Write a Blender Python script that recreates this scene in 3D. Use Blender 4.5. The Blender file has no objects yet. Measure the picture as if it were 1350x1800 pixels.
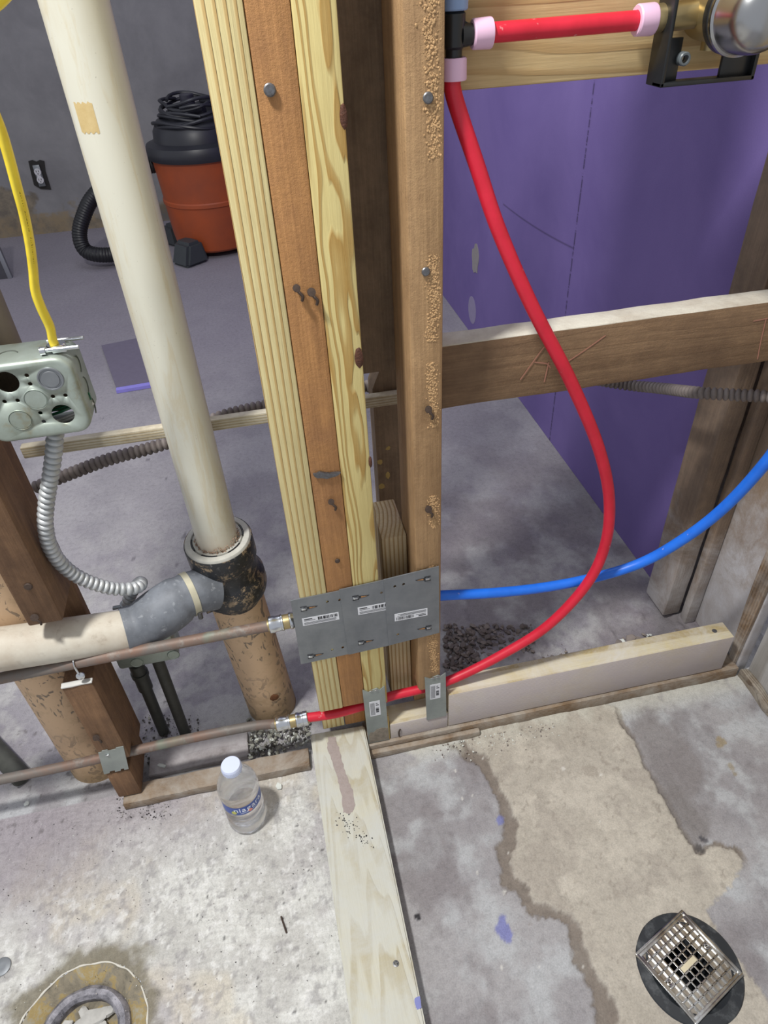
import bpy, bmesh, math, random
import numpy as np
from mathutils import Vector, Matrix, noise as mnoise
random.seed(7)
PI = math.pi
S = bpy.context.scene
COL = S.collection

# ------------------------------------------------------------------ camera
F_PX, D, H = 1200.0, 0.68, 1.10
R = np.array([[0.9782097389381467, -0.1632077264101502, 0.12833138621004841],
              [-0.20224768722256165, -0.6093784266308385, 0.7666510328500502],
              [-0.04692099380541624, -0.7759002327599557, -0.6291082968323966]])
cam = bpy.data.cameras.new('camera')
camo = bpy.data.objects.new('camera', cam); COL.objects.link(camo)
cam.sensor_fit = 'VERTICAL'; cam.sensor_height = 24.0
cam.lens = 24.0 * F_PX / 1800.0
cam.clip_start = 0.02
camo.matrix_world = Matrix(((R[0][0], -R[0][1], -R[0][2], 0), (R[1][0], -R[1][1], -R[1][2], -D),
                            (R[2][0], -R[2][1], -R[2][2], H), (0, 0, 0, 1)))
S.camera = camo

# ------------------------------------------------------------------ light
S.view_settings.view_transform = 'Standard'
S.view_settings.look = 'None'
S.view_settings.gamma = 1.0
S.view_settings.use_curve_mapping = False
S.view_settings.exposure = 0.0
w = bpy.data.worlds.new('world'); S.world = w; w.use_nodes = True
w.node_tree.nodes['Background'].inputs[0].default_value = (0.90, 0.93, 1.0, 1)
w.node_tree.nodes['Background'].inputs[1].default_value = 0.62
def area(name, loc, target, size, power, color=(1, 1, 1)):
    l = bpy.data.lights.new(name, 'AREA'); l.shape = 'DISK'; l.size = size; l.energy = power; l.color = color
    o = bpy.data.objects.new(name, l); COL.objects.link(o); o.location = loc
    o.rotation_euler = (Vector(target) - Vector(loc)).to_track_quat('-Z', 'Y').to_euler()
    return o
area('ceiling_lamp', (-0.62, -0.45, 2.45), (0.1, 0.0, 0.0), 0.20, 54, (1.0, 0.98, 0.94))
area('room_lamp', (-0.2, 1.6, 2.4), (-0.2, 1.9, 0), 0.9, 7, (0.85, 0.88, 1.0))

# ------------------------------------------------------------------ measuring helpers
def _ray(px, py):
    return R @ np.array([px - 675.0, py - 900.0, F_PX])
def W(px, py, y=0.0):
    r = _ray(px, py); t = (y + D) / r[1]; return Vector((r[0]*t, y, H + r[2]*t))
def Fz(px, py, z=0.0):
    r = _ray(px, py); t = (z - H) / r[2]; return Vector((r[0]*t, -D + r[1]*t, z))
def Wx(px, py, x):
    r = _ray(px, py); t = x / r[0]; return Vector((x, -D + r[1]*t, H + r[2]*t))

# ------------------------------------------------------------------ node helpers
def lin(h):
    h = h.lstrip('#'); c = [int(h[i:i+2], 16)/255 for i in (0, 2, 4)]
    return tuple((x/12.92 if x <= .04045 else ((x+.055)/1.055)**2.4) for x in c) + (1.0,)
class M:
    def __init__(s, name, rough=.6, metal=0.0, spec=.5):
        s.m = bpy.data.materials.new(name); s.m.use_nodes = True
        s.nt = s.m.node_tree; s.b = s.nt.nodes['Principled BSDF']
        s.b.inputs['Roughness'].default_value = rough; s.b.inputs['Metallic'].default_value = metal
        s.b.inputs['Specular IOR Level'].default_value = spec
        s.tc = s.nt.nodes.new('ShaderNodeTexCoord').outputs['Object']
    def link(s, a, b): s.nt.links.new(a, b)
    def put(s, sock, v):
        if isinstance(v, bpy.types.NodeSocket): s.link(v, sock)
        else: sock.default_value = v
    def map(s, scale=(1, 1, 1), loc=(0, 0, 0), rot=(0, 0, 0), vec=None):
        n = s.nt.nodes.new('ShaderNodeMapping'); s.link(vec or s.tc, n.inputs[0])
        n.inputs['Scale'].default_value = scale; n.inputs['Location'].default_value = loc; n.inputs['Rotation'].default_value = rot
        return n.outputs[0]
    def noise(s, scale, detail=4, rough=.6, dist=0, vec=None, out=0):
        n = s.nt.nodes.new('ShaderNodeTexNoise'); s.link(vec or s.tc, n.inputs['Vector'])
        n.inputs['Scale'].default_value = scale; n.inputs['Detail'].default_value = detail
        n.inputs['Roughness'].default_value = rough; n.inputs['Distortion'].default_value = dist
        return n.outputs[out]
    def voro(s, scale, vec=None, feature='F1', rnd=1.0):
        n = s.nt.nodes.new('ShaderNodeTexVoronoi'); s.link(vec or s.tc, n.inputs['Vector'])
        n.feature = feature; n.inputs['Scale'].default_value = scale; n.inputs['Randomness'].default_value = rnd
        return n.outputs[0]
    def ramp(s, fac, stops, interp='LINEAR'):
        n = s.nt.nodes.new('ShaderNodeValToRGB'); s.link(fac, n.inputs[0]); e = n.color_ramp.elements
        n.color_ramp.interpolation = interp
        while len(e) < len(stops): e.new(.5)
        for i, (p, c) in enumerate(stops):
            e[i].position = p
            e[i].color = c if isinstance(c, tuple) else ((c, c, c, 1) if not isinstance(c, str) else lin(c))
        return n.outputs[0]
    def mix(s, fac, a, b, mode='MIX'):
        n = s.nt.nodes.new('ShaderNodeMix'); n.data_type = 'RGBA'; n.blend_type = mode
        s.put(n.inputs[0], fac)
        for i, v in ((6, a), (7, b)):
            if isinstance(v, str): v = lin(v)
            s.put(n.inputs[i], v)
        return n.outputs[2]
    def math(s, op, a, b=0.0, c=0.0):
        n = s.nt.nodes.new('ShaderNodeMath'); n.operation = op
        s.put(n.inputs[0], a); s.put(n.inputs[1], b); s.put(n.inputs[2], c); return n.outputs[0]
    def sep(s, vec=None):
        n = s.nt.nodes.new('ShaderNodeSeparateXYZ'); s.link(vec or s.tc, n.inputs[0]); return n.outputs
    def comb(s, x, y, z):
        n = s.nt.nodes.new('ShaderNodeCombineXYZ')
        for i, v in enumerate((x, y, z)): s.put(n.inputs[i], v)
        return n.outputs[0]
    def attr(s, name):
        n = s.nt.nodes.new('ShaderNodeAttribute'); n.attribute_name = name; return n
    def color(s, v):
        if isinstance(v, str): v = lin(v)
        s.put(s.b.inputs['Base Color'], v); return s
    def rough(s, v): s.put(s.b.inputs['Roughness'], v); return s
    def bump(s, h, strength=.5, dist=.001):
        n = s.nt.nodes.new('ShaderNodeBump'); s.link(h, n.inputs['Height'])
        n.inputs['Strength'].default_value = strength; n.inputs['Distance'].default_value = dist
        prev = s.b.inputs['Normal'].links
        if prev: s.link(prev[0].from_socket, n.inputs['Normal'])
        s.link(n.outputs[0], s.b.inputs['Normal']); return s

def plain(name, col, rough=.6, metal=0.0, var=.12, vs=60, bump=0.0):
    m = M(name, rough, metal)
    n = m.noise(vs, 4)
    m.color(m.mix(m.ramp(n, [(.3, 0.0), (.75, 1.0)]), lin(col), tuple(x*(1-var) for x in lin(col)[:3])+(1,)))
    if bump: m.bump(n, bump, .001)
    return m.m

def wood(name, early, late, spacing=.0075, pith=(.3, .02), warp=.01, wz=2.0, tilt=(0, 0), axis='z', rough=.75,
         dirt=None, dirt_amt=.5, dirt_scale=12, latew=.35, bumpd=.0006, fuzz=.25, dust=None, contrast=1.0, phase=0.0, streak=0.0, face=None, dustz=None):
    """growth rings round a pith axis, so a face shows stripes or cathedral figures as sawn lumber does"""
    m = M(name, rough)
    X, Y, Z = m.sep()
    if axis == 'x': X, Y, Z = Y, Z, X
    if axis == 'y': X, Y, Z = X, Z, Y
    p = m.comb(X, Y, m.math('MULTIPLY', Z, wz/20.0))
    n = m.nt.nodes.new('ShaderNodeTexNoise'); m.link(p, n.inputs['Vector'])
    n.inputs['Scale'].default_value = 20; n.inputs['Detail'].default_value = 2.5
    sx, sy, sz = m.sep(n.outputs['Color'])
    xx = m.math('ADD', m.math('ADD', X, -pith[0]), m.math('ADD', m.math('MULTIPLY', Z, tilt[0]), m.math('MULTIPLY', m.math('SUBTRACT', sx, .5), warp)))
    yy = m.math('ADD', m.math('ADD', Y, -pith[1]), m.math('ADD', m.math('MULTIPLY', Z, tilt[1]), m.math('MULTIPLY', m.math('SUBTRACT', sy, .5), warp)))
    r = m.math('SQRT', m.math('ADD', m.math('MULTIPLY', xx, xx), m.math('MULTIPLY', yy, yy)))
    fr = m.math('FRACT', m.math('ADD', m.math('DIVIDE', r, spacing), phase))
    g = m.ramp(fr, [(0, 0.0), (1-latew-.12, .05), (1-latew+.02, .75*contrast), (.93, 1.0*contrast), (1.0, 0.0)])
    fib = m.noise(1, 4, .65, vec=m.comb(m.math('MULTIPLY', X, 420), m.math('MULTIPLY', Y, 420), m.math('MULTIPLY', Z, 14)))
    c = m.mix(g, lin(early), lin(late))
    if streak:
        sn = m.noise(1, 5, .7, vec=m.comb(m.math('MULTIPLY', X, 90), m.math('MULTIPLY', Y, 90), m.math('MULTIPLY', Z, 7)))
        c = m.mix(m.math('MULTIPLY', m.ramp(sn, [(.35, 0.0), (.65, 1.0)]), streak), c, tuple(x*.62 for x in lin(late)[:3])+(1,))
        c = m.mix(m.math('MULTIPLY', m.ramp(m.noise(45, 6, .75, 1.0, vec=m.map(loc=(5, 2, 9))), [(.45, 0.0), (.7, 1.0)]), streak*.6), c, tuple(min(1, x*1.25) for x in lin(early)[:3])+(1,))
    c = m.mix(m.math('MULTIPLY', m.ramp(fib, [(.35, 1.0), (.65, 0.0)]), fuzz), c, tuple(x*.55 for x in lin(late)[:3])+(1,))
    if dirt:
        dn = m.noise(dirt_scale, 7, .7, .3)
        c = m.mix(m.math('MULTIPLY', m.ramp(dn, [(.42, 0.0), (.68, 1.0)]), dirt_amt), c, lin(dirt))
    if dust:
        dn = m.noise(9, 8, .75, .5, vec=m.map(loc=(3, 7, 1)))
        k = m.ramp(dn, [(.40, 0.0), (.62, .85)])
        if dustz:
            zz_ = m.math('ADD', m.sep()[2], m.math('MULTIPLY', m.math('SUBTRACT', dn, .5), -.5))
            k = m.math('MULTIPLY', m.ramp(zz_, [(dustz[0], 1.0), (dustz[1], .08)]), m.ramp(dn, [(.3, .45), (.6, .95)]))
        c = m.mix(k, c, lin(dust))
    if face:
        fm = m.math(face[1], m.sep()['xyz'.index(face[0])], face[2])
        c = m.mix(m.math('MULTIPLY', fm, m.ramp(m.noise(16, 6, .7, .3), [(.28, .55), (.6, .95)])), c, lin(face[3]))
    m.color(c)
    m.bump(m.math('ADD', m.math('MULTIPLY', fib, .6), g), .7, bumpd)
    if streak: m.bump(m.noise(260, 5, .8), .8, .0012)
    return m.m

# ------------------------------------------------------------------ object helpers
ORG = {}
def thing(name, label, cat, loc=(0, 0, 0), group=None):
    o = bpy.data.objects.new(name, None); COL.objects.link(o); o.location = loc; o.empty_display_size = .05
    o['label'] = label; o['category'] = cat
    if group: o['group'] = group
    ORG[o.name] = Vector(loc); return o
def smoothify(me, ang=35):
    me.polygons.foreach_set('use_smooth', [True]*len(me.polygons))
    try: me.set_sharp_from_angle(angle=math.radians(ang))
    except Exception: pass
def mk(name, bm, mat, parent=None, org=None, label=None, smooth=True, ang=35):
    org = ORG[parent.name] if parent is not None else Vector(org if org is not None else (0, 0, 0))
    bmesh.ops.translate(bm, vec=-org, verts=bm.verts)
    me = bpy.data.meshes.new(name); bm.to_mesh(me); bm.free()
    if smooth: smoothify(me, ang)
    o = bpy.data.objects.new(name, me); COL.objects.link(o)
    for k in (mat if isinstance(mat, (list, tuple)) else [mat]): me.materials.append(k)
    if parent is not None: o.parent = parent
    else: o.location = org
    ORG[o.name] = org
    if label: o['label'] = label
    return o
def single(name, bm, mat, label, cat, org=(0, 0, 0), group=None, ang=35):
    o = mk(name, bm, mat, None, org, label, ang=ang); o['category'] = cat
    if group: o['group'] = group
    return o
def struct(name, bm, mat, org=(0, 0, 0), smooth=True):
    o = mk(name, bm, mat, None, org, smooth=smooth); o['kind'] = 'structure'; return o

def NB(): return bmesh.new()
def box(bm, a, b, bev=.0, rot=None, piv=None, mi=0):
    t = bmesh.new(); bmesh.ops.create_cube(t, size=1)
    a, b = Vector(a), Vector(b)
    for v in t.verts: v.co = Vector([(a[i]+b[i])/2 + v.co[i]*(b[i]-a[i]) for i in range(3)])
    if bev: bmesh.ops.bevel(t, geom=t.edges[:], offset=bev, segments=2, affect='EDGES', profile=.5)
    if rot is not None:
        piv = Vector(piv if piv is not None else (a+b)/2)
        bmesh.ops.transform(t, matrix=Matrix.Translation(piv) @ rot @ Matrix.Translation(-piv), verts=t.verts)
    return merge(bm, t, mi)
def merge(bm, t, mi=0):
    mp = [bm.verts.new(v.co) for v in t.verts]; t.verts.index_update()
    for f in t.faces:
        nf = bm.faces.new([mp[v.index] for v in f.verts]); nf.material_index = mi if mi else f.material_index
    t.free(); return mp
def frame(d):
    d = d.normalized(); u = d.cross(Vector((0, 0, 1)))
    if u.length < .05: u = d.cross(Vector((1, 0, 0)))
    u.normalize(); return u, d.cross(u).normalized()
def cyl(bm, a, b, r, r2=None, n=32, cap=True, mi=0, bev=0.0):
    a, b = Vector(a), Vector(b); d = (b-a); L = d.length
    if bev: return lathe(bm, [(0, 0), (r-bev, 0), (r, bev), (r2 or r, L-bev), ((r2 or r)-bev, L), (0, L)], a, d, n, mi)
    pr = [(r, 0), (r2 if r2 is not None else r, L)]
    if cap: pr = [(0, 0)] + pr + [(0, L)]
    return lathe(bm, pr, a, d, n, mi)
def lathe(bm, prof, org=(0, 0, 0), d=(0, 0, 1), n=32, mi=0):
    org, d = Vector(org), Vector(d).normalized(); u, v = frame(d); rings = []
    for r, z in prof:
        if r < 1e-6: rings.append([bm.verts.new(org + d*z)])
        else: rings.append([bm.verts.new(org + d*z + (u*math.cos(2*PI*k/n) + v*math.sin(2*PI*k/n))*r) for k in range(n)])
    for A, B in zip(rings, rings[1:]):
        if len(A) == 1 and len(B) == 1: continue
        for k in range(n):
            k2 = (k+1) % n
            if len(A) == 1: f = [A[0], B[k2], B[k]]
            elif len(B) == 1: f = [A[k], A[k2], B[0]]
            else: f = [A[k], A[k2], B[k2], B[k]]
            bm.faces.new(f).material_index = mi
    return rings
def crom(pts, step=.004):
    P = [Vector(p) for p in pts]; P = [P[0]*2-P[1]] + P + [P[-1]*2-P[-2]]; out = []
    for i in range(1, len(P)-2):
        n = max(2, int((P[i+1]-P[i]).length/step))
        for k in range(n):
            t = k/n; a, b, c, d = P[i-1:i+3]
            out.append(.5*((2*b) + (c-a)*t + (2*a-5*b+4*c-d)*t*t + (3*b-a-3*c+d)*t**3))
    out.append(P[-2]); return out
def resample(pts, step):
    out = [pts[0].copy()]; acc = 0
    for a, b in zip(pts, pts[1:]):
        L = (b-a).length; 
        if L < 1e-9: continue
        t = step-acc
        while t <= L:
            out.append(a.lerp(b, t/L)); t += step
        acc = (acc+L) % step
    return out
def tube(bm, pts, r, n=16, cap=True, rf=None, sq=(1, 1), mi=0):
    d0 = (pts[1]-pts[0]).normalized(); u, v = frame(d0); rings = []; s = 0
    for i, p in enumerate(pts):
        d = ((pts[min(i+1, len(pts)-1)]) - (pts[max(i-1, 0)])).normalized()
        u = (u - d*u.dot(d)).normalized(); v = d.cross(u)
        if i: s += (p-pts[i-1]).length
        rr = rf(s) if rf else r
        rings.append([bm.verts.new(p + (u*math.cos(2*PI*k/n)*sq[0] + v*math.sin(2*PI*k/n)*sq[1])*rr) for k in range(n)])
    for A, B in zip(rings, rings[1:]):
        for k in range(n): bm.faces.new([A[k], A[(k+1) % n], B[(k+1) % n], B[k]]).material_index = mi
    if cap:
        bm.faces.new(rings[0][::-1]).material_index = mi; bm.faces.new(rings[-1]).material_index = mi
def poly(bm, pts, thick, mi=0):
    """closed outline (3D, roughly planar) extruded by the vector thick"""
    vs = [bm.verts.new(p) for p in pts]; f = bm.faces.new(vs); f.material_index = mi
    r = bmesh.ops.extrude_face_region(bm, geom=[f])
    bmesh.ops.translate(bm, vec=Vector(thick), verts=[g for g in r['geom'] if isinstance(g, bmesh.types.BMVert)])
    bmesh.ops.recalc_face_normals(bm, faces=bm.faces)
def holed(bm, outline, holes, to3, mi=0):
    """flat sheet with real holes; to3 maps 2D to 3D"""
    t = bmesh.new(); es = []
    for lp in [outline] + holes:
        vs = [t.verts.new((x, y, 0)) for x, y in lp]
        for i in range(len(vs)): es.append(t.edges.new((vs[i], vs[(i+1) % len(vs)])))
    bmesh.ops.triangle_fill(t, use_beauty=True, use_dissolve=False, edges=es)
    for v in t.verts: v.co = to3(v.co.x, v.co.y)
    merge(bm, t, mi)
def circ(x, y, r, n=24): return [(x+r*math.cos(2*PI*k/n), y+r*math.sin(2*PI*k/n)) for k in range(n)]
def subdiv_noise(bm, cuts, amp, sc):
    bmesh.ops.subdivide_edges(bm, edges=bm.edges[:], cuts=cuts, use_grid_fill=True)
    for v in bm.verts: v.co += Vector(mnoise.noise_vector(v.co*sc))*amp
def chunk(bm, c, s, mi=0, flat=.6):
    t = bmesh.new(); bmesh.ops.create_icosphere(t, subdivisions=1, radius=1)
    rot = Matrix.Rotation(random.uniform(0, 6), 4, 'Z') @ Matrix.Rotation(random.uniform(-.5, .5), 4, 'X')
    sx, sy, sz = s*random.uniform(.7, 1.3), s*random.uniform(.5, 1), s*flat*random.uniform(.5, 1)
    for v in t.verts:
        q = v.co*random.uniform(.75, 1.15); v.co = rot @ Vector((q.x*sx, q.y*sy, q.z*sz)) + Vector(c)
    merge(bm, t, mi)

# ------------------------------------------------------------------ numpy value noise
_rng = np.random.RandomState(3); _T = _rng.rand(256, 256)
def vn(x, y, sc, octv=4, off=0.0):
    out = np.zeros_like(x); a = .5; tot = 0
    for o in range(octv):
        X = x*sc + 17.3*o + off; Y = y*sc + 9.1*o + off*1.7
        xi = np.floor(X).astype(int); yi = np.floor(Y).astype(int); fx = X-xi; fy = Y-yi
        fx = fx*fx*(3-2*fx); fy = fy*fy*(3-2*fy)
        g = lambda i, j: _T[i % 256, j % 256]
        out += a*((g(xi, yi)*(1-fx)+g(xi+1, yi)*fx)*(1-fy) + (g(xi, yi+1)*(1-fx)+g(xi+1, yi+1)*fx)*fy)
        tot += a; a *= .55; sc *= 2.03
    return out/tot
def sdf(x, y, P):
    """signed distance to a polygon, negative inside"""
    P = np.array(P); d = np.full(x.shape, 1e9); ins = np.zeros(x.shape, bool); n = len(P)
    for i in range(n):
        a, b = P[i], P[(i+1) % n]; e = b-a
        t = np.clip(((x-a[0])*e[0]+(y-a[1])*e[1])/(e@e), 0, 1)
        d = np.minimum(d, np.hypot(x-a[0]-t*e[0], y-a[1]-t*e[1]))
        c = ((a[1] > y) != (b[1] > y)) & (x < (b[0]-a[0])*(y-a[1])/(b[1]-a[1]+1e-12)+a[0]); ins ^= c
    return np.where(ins, -d, d)
def sm(a, b, x):
    t = np.clip((x-a)/(b-a), 0, 1); return t*t*(3-2*t)

# ================================================================== SETTING
FL = (-0.394, -0.326)      # old toilet flange
DR = tuple(Fz(1211, 1702)[:2])   # shower drain
def build_floor():
    dx = .003
    xs = np.concatenate([np.linspace(-3.2, -.85, 30)[:-1], np.arange(-.85, .95, dx), np.linspace(.95, 1.3, 4)])
    ys = np.concatenate([np.linspace(-1.6, -.66, 8)[:-1], np.arange(-.66, .42, dx), np.linspace(.42, 3.62, 260)])
    X, Y = np.meshgrid(xs, ys); shp = X.shape
    n1 = vn(X, Y, 6, 5); n2 = vn(X, Y, 22, 5, 5); n3 = vn(X, Y, 90, 4, 11); n4 = vn(X, Y, 3, 3, 31)
    L = lambda h: np.array(lin(h)[:3])
    def mixc(c, h, m): return c*(1-m[..., None]) + L(h)*m[..., None]
    # old grey slab
    col = np.ones(shp+(3,))*L('#a6a4a6')
    col = mixc(col, '#949194', sm(.38, .64, n1)); col = mixc(col, '#babdc0', sm(.44, .68, n2)*.7)
    col = mixc(col, '#807a7c', sm(.56, .70, vn(X, Y, 14, 5, 50))*.55)
    # bathroom left of the board: pale thinset residue
    bx = .0 + 0*X
    left = (X < .01) & (Y < .02)
    lm = left.astype(float)
    c2 = np.ones(shp+(3,))*L('#c2c1bd'); c2 = mixc(c2, '#d4d4d0', sm(.46, .62, n2)); c2 = mixc(c2, '#b4b0b2', sm(.5, .7, n1)*.8)
    c2 = mixc(c2, '#cdc5b4', sm(.55, .7, vn(X, Y, 9, 4, 77))*.6)
    c2 = mixc(c2, '#918e90', sm(.60, .70, n3)*.5); c2 = mixc(c2, '#e4e4e2', sm(.62, .70, vn(X, Y, 110, 3, 61))*.6)
    c2 = mixc(c2, '#a39ca2', sm(-.16, .0, Y)*.75*sm(-.1, -.3, X)+0*X)
    c2 = mixc(c2, '#938c92', sm(-.30, -.52, X)*sm(-.22, -.08, Y)*.7)
    col = col*(1-lm[..., None]) + c2*lm[..., None]
    # back room: mottled grey, its dimmer purplish light put into the floor colour
    bk = sm(.02, .10, Y + (n2-.5)*.05)
    c3 = np.ones(shp+(3,))*L('#9a979c'); c3 = mixc(c3, '#8d8991', sm(.38, .62, n1)*.8); c3 = mixc(c3, '#aaa7ab', sm(.45, .68, vn(X, Y, 5, 6, 90))*.7)
    c3 = mixc(c3, '#b7b6b4', sm(1.05, .25, Y)*sm(.35, .60, n2)*.7)
    c3 = mixc(c3, '#7b7378', sm(.15, .35, X)*sm(.35, .62, vn(X, Y, 12, 5, 41))*sm(1.2, .4, Y)*.7)
    c3 = mixc(c3, '#8a8590', sm(1.0, 2.0, Y)*.8)
    col = col*(1-bk[..., None]) + c3*bk[..., None]
    Z = (n2-.5)*.0016 + (n3-.5)*.0008
    Z = Z + (n4-.5)*.0
    # beige mortar patch over the drain trench
    px = [(812, 1296), (858, 1335), (880, 1385), (897, 1412), (912, 1452), (908, 1478), (897, 1500), (905, 1545), (930, 1560), (940, 1590), (985, 1600), (1012, 1616),
          (1033, 1680), (1066, 1740), (1088, 1775), (1080, 1900), (1290, 2000), (1500, 1900), (1350, 1765), (1300, 1690), (1262, 1640), (1240, 1600), (1285, 1560), (1305, 1520),
          (1290, 1495), (1262, 1488), (1227, 1502), (1190, 1450), (1165, 1400), (1140, 1360), (1118, 1318), (1105, 1290), (1085, 1262), (1082, 1245), (1040, 1232), (930, 1252), (850, 1270)]
    P = [tuple(Fz(a, b)[:2]) for a, b in px]
    wig = (vn(X, Y, 60, 4, 3)-.5)*.014 + (vn(X, Y, 170, 3, 7)-.5)*.009
    front = (Y < .03) & (X > .1)
    sub = np.where(front, 1, 0).astype(bool)
    sd = np.full(shp, 1.0); sd[sub] = sdf(X[sub], Y[sub], P); sd = sd + wig
    pm = sm(.002, -.002, sd)
    cp = np.ones(shp+(3,))*L('#b8b1a5'); cp = mixc(cp, '#aea79b', sm(.5, .66, n1)*.7); cp = mixc(cp, '#c8c1b4', sm(.5, .66, n2)*.6)
    cp = mixc(cp, '#8f867b', sm(.68, .76, n3)*.5); cp = mixc(cp, '#a49c92', sm(.56, .66, vn(X, Y, 18, 4, 15))*.5)
    # eroded dark rim, broad along the left side of the patch, thin along the right
    lx = np.array([p[0] for p in P[:16]]); 
    rimw = np.where(X < .36 + (-.12-Y)*.28, .015, .0055)*(-.1+1.9*vn(X, Y, 14, 3, 8))
    rimw = np.where((Y > -.02), .003, rimw)
    rm = sm(rimw, rimw*.6, np.abs(sd-rimw*.7))
    rm = rm*(Y < -.015)*(1-sm(-.30, -.33, Y)*(X > .36))
    col = mixc(col, '#7c7062', rm*.8)
    col = col*(1-pm[..., None]) + cp*pm[..., None]
    Z = Z + pm*.0015 - rm*(1-pm)*.0035
    # loose pale sand and dust by the bottom plate
    dd = sm(-.055, -.01, Y)*(Y < .02)*(X > .08)*sm(.36, .55, n2)
    col = mixc(col, '#c9c7bb', dd*.7); Z = Z + dd*.002
    # dark damp concrete to the right of the patch
    q = Fz(1170, 1330); dm = sm(.11, .04, np.hypot((X-q.x)*1.3, (Y-q.y)*.8) + (n2-.5)*.10); col = mixc(col, '#85807f', dm*.7*(1-pm))
    q = Fz(1180, 1450); dm = sm(.07, .03, np.hypot((X-q.x)*1.2, (Y-q.y)*.8) + (n2-.5)*.08); col = mixc(col, '#7d7876', dm*.7*(1-pm))
    def blob(a, b, r, h, k=.9, n=.01, asp=1.0):
        nonlocal col
        q = Fz(a, b); mk_ = sm(r, r*.75, np.hypot(X-q.x, (Y-q.y)*asp) + (vn(X, Y, 70, 3, a)-.5)*n*2)
        col = mixc(col, h, mk_*k)
    blob(1268, 1305, .012, '#9c8a64', .7, .01); blob(1286, 1350, .010, '#93835f', .6, .01)
    blob(888, 1634, .012, '#7c80b8', .9, .008, .7); blob(880, 1440, .007, '#7a7fb5', .85, .006); blob(735, 1612, .0045, '#26242a', .95, .004)
    blob(1232, 1492, .008, '#4e4a48', .8, .008); blob(1238, 1478, .005, '#45444a', .8, .008)
    blob(1040, 1355, .012, '#a39a8e', .6, .012); blob(935, 1400, .006, '#b0a79a', .5, .01)
    for k in range(26):
        a, b = random.uniform(330, 620), random.uniform(1430, 1780)
        blob(a, b, random.uniform(.0010, .0028), '#3c3a3c', .8, .001)
    for k in range(18): blob(random.uniform(760, 1100), random.uniform(1330, 1750), random.uniform(.001, .003), '#e2e0da', .6, .002)
    for k in range(22): blob(random.uniform(20, 330), random.uniform(590, 1000), random.uniform(.003, .006), '#57535b', .6, .004)
    # splash of damp stain round the old flange, and the flange pit itself
    rr = np.hypot(X-FL[0], Y-FL[1])
    st = sm(.125, .095, rr + (vn(X, Y, 30, 4, 60)-.5)*.07)
    col = mixc(col, '#77705c', st*.85)
    # holes
    pit = rr < .086
    rd = np.hypot(X-DR[0], Y-DR[1]); hole = rd < .058
    # dirt by the old plate at left and rubble behind the wall
    dk = sm(.66, .80, n3)*sm(-.06, -.01, Y)*(Y < .2)*(X < -.28); col = mixc(col, '#5e595a', dk*.7)
    gb = sm(.48, .56, vn(X, Y, 8, 5, 21))*sm(.02, .06, Y)*sm(.26, .12, Y)*(X > .15)
    Z = Z + gb*(.004+.008*n3); 
    Z = Z + sm(.02, .05, Y)*sm(.24, .14, Y)*(X > -.15)*(X < .6)*(n2-.35)*.008
    # trowel ridges
    ph1 = (X*math.cos(.2)+Y*math.sin(.2)); ph2 = (X*math.cos(1.4)+Y*math.sin(1.4)+(n1-.5)*.05)
    rg = np.sin(ph1*2*PI/.0075)*sm(.45, .6, vn(X, Y, 7, 3, 101)) + np.sin(ph2*2*PI/.008)*sm(.45, .6, vn(X, Y, 6, 3, 131))
    Z = Z + lm*rg*.0007*sm(.35, .6, n2); col = col*(1+ (lm*rg*.05)[..., None])
    Z = np.where(pit | hole, -.03, Z)
    nx, ny = len(xs), len(ys)
    verts = np.stack([X, Y, Z], -1).reshape(-1, 3)
    idx = np.arange(nx*ny).reshape(ny, nx)
    a = idx[:-1, :-1].ravel(); b = idx[:-1, 1:].ravel(); c = idx[1:, 1:].ravel(); d = idx[1:, :-1].ravel()
    kill = (pit | hole).reshape(-1)
    keep = ~(kill[a] | kill[b] | kill[c] | kill[d])
    faces = np.stack([a, b, c, d], -1)[keep]
    me = bpy.data.meshes.new('floor'); me.vertices.add(len(verts)); me.vertices.foreach_set('co', verts.ravel())
    me.loops.add(faces.size); me.loops.foreach_set('vertex_index', faces.ravel())
    me.polygons.add(len(faces)); me.polygons.foreach_set('loop_start', np.arange(0, faces.size, 4))
    me.polygons.foreach_set('use_smooth', np.ones(len(faces), bool)); me.update(calc_edges=True)
    ca = me.color_attributes.new('tone', 'FLOAT_COLOR', 'POINT')
    buf = np.ones((nx*ny, 4)); buf[:, :3] = np.clip(col.reshape(-1, 3), 0, 1); ca.data.foreach_set('color', buf.ravel())
    m = M('concrete', .85)
    at = m.attr('tone').outputs['Color']
    f = m.noise(420, 5, .7); g = m.noise(90, 6, .7, .4)
    c = m.mix(1.0, at, m.ramp(f, [(.3, .78), (.6, 1.0), (.8, 1.1)]), 'MULTIPLY')
    c = m.mix(1.0, c, m.ramp(g, [(.3, .80), (.5, .98), (.7, 1.06)]), 'MULTIPLY')
    m.color(c); m.bump(f, .8, .001); m.bump(g, .7, .002)
    me.materials.append(m.m)
    o = bpy.data.objects.new('floor', me); COL.objects.link(o); o['kind'] = 'structure'
build_floor()

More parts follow.
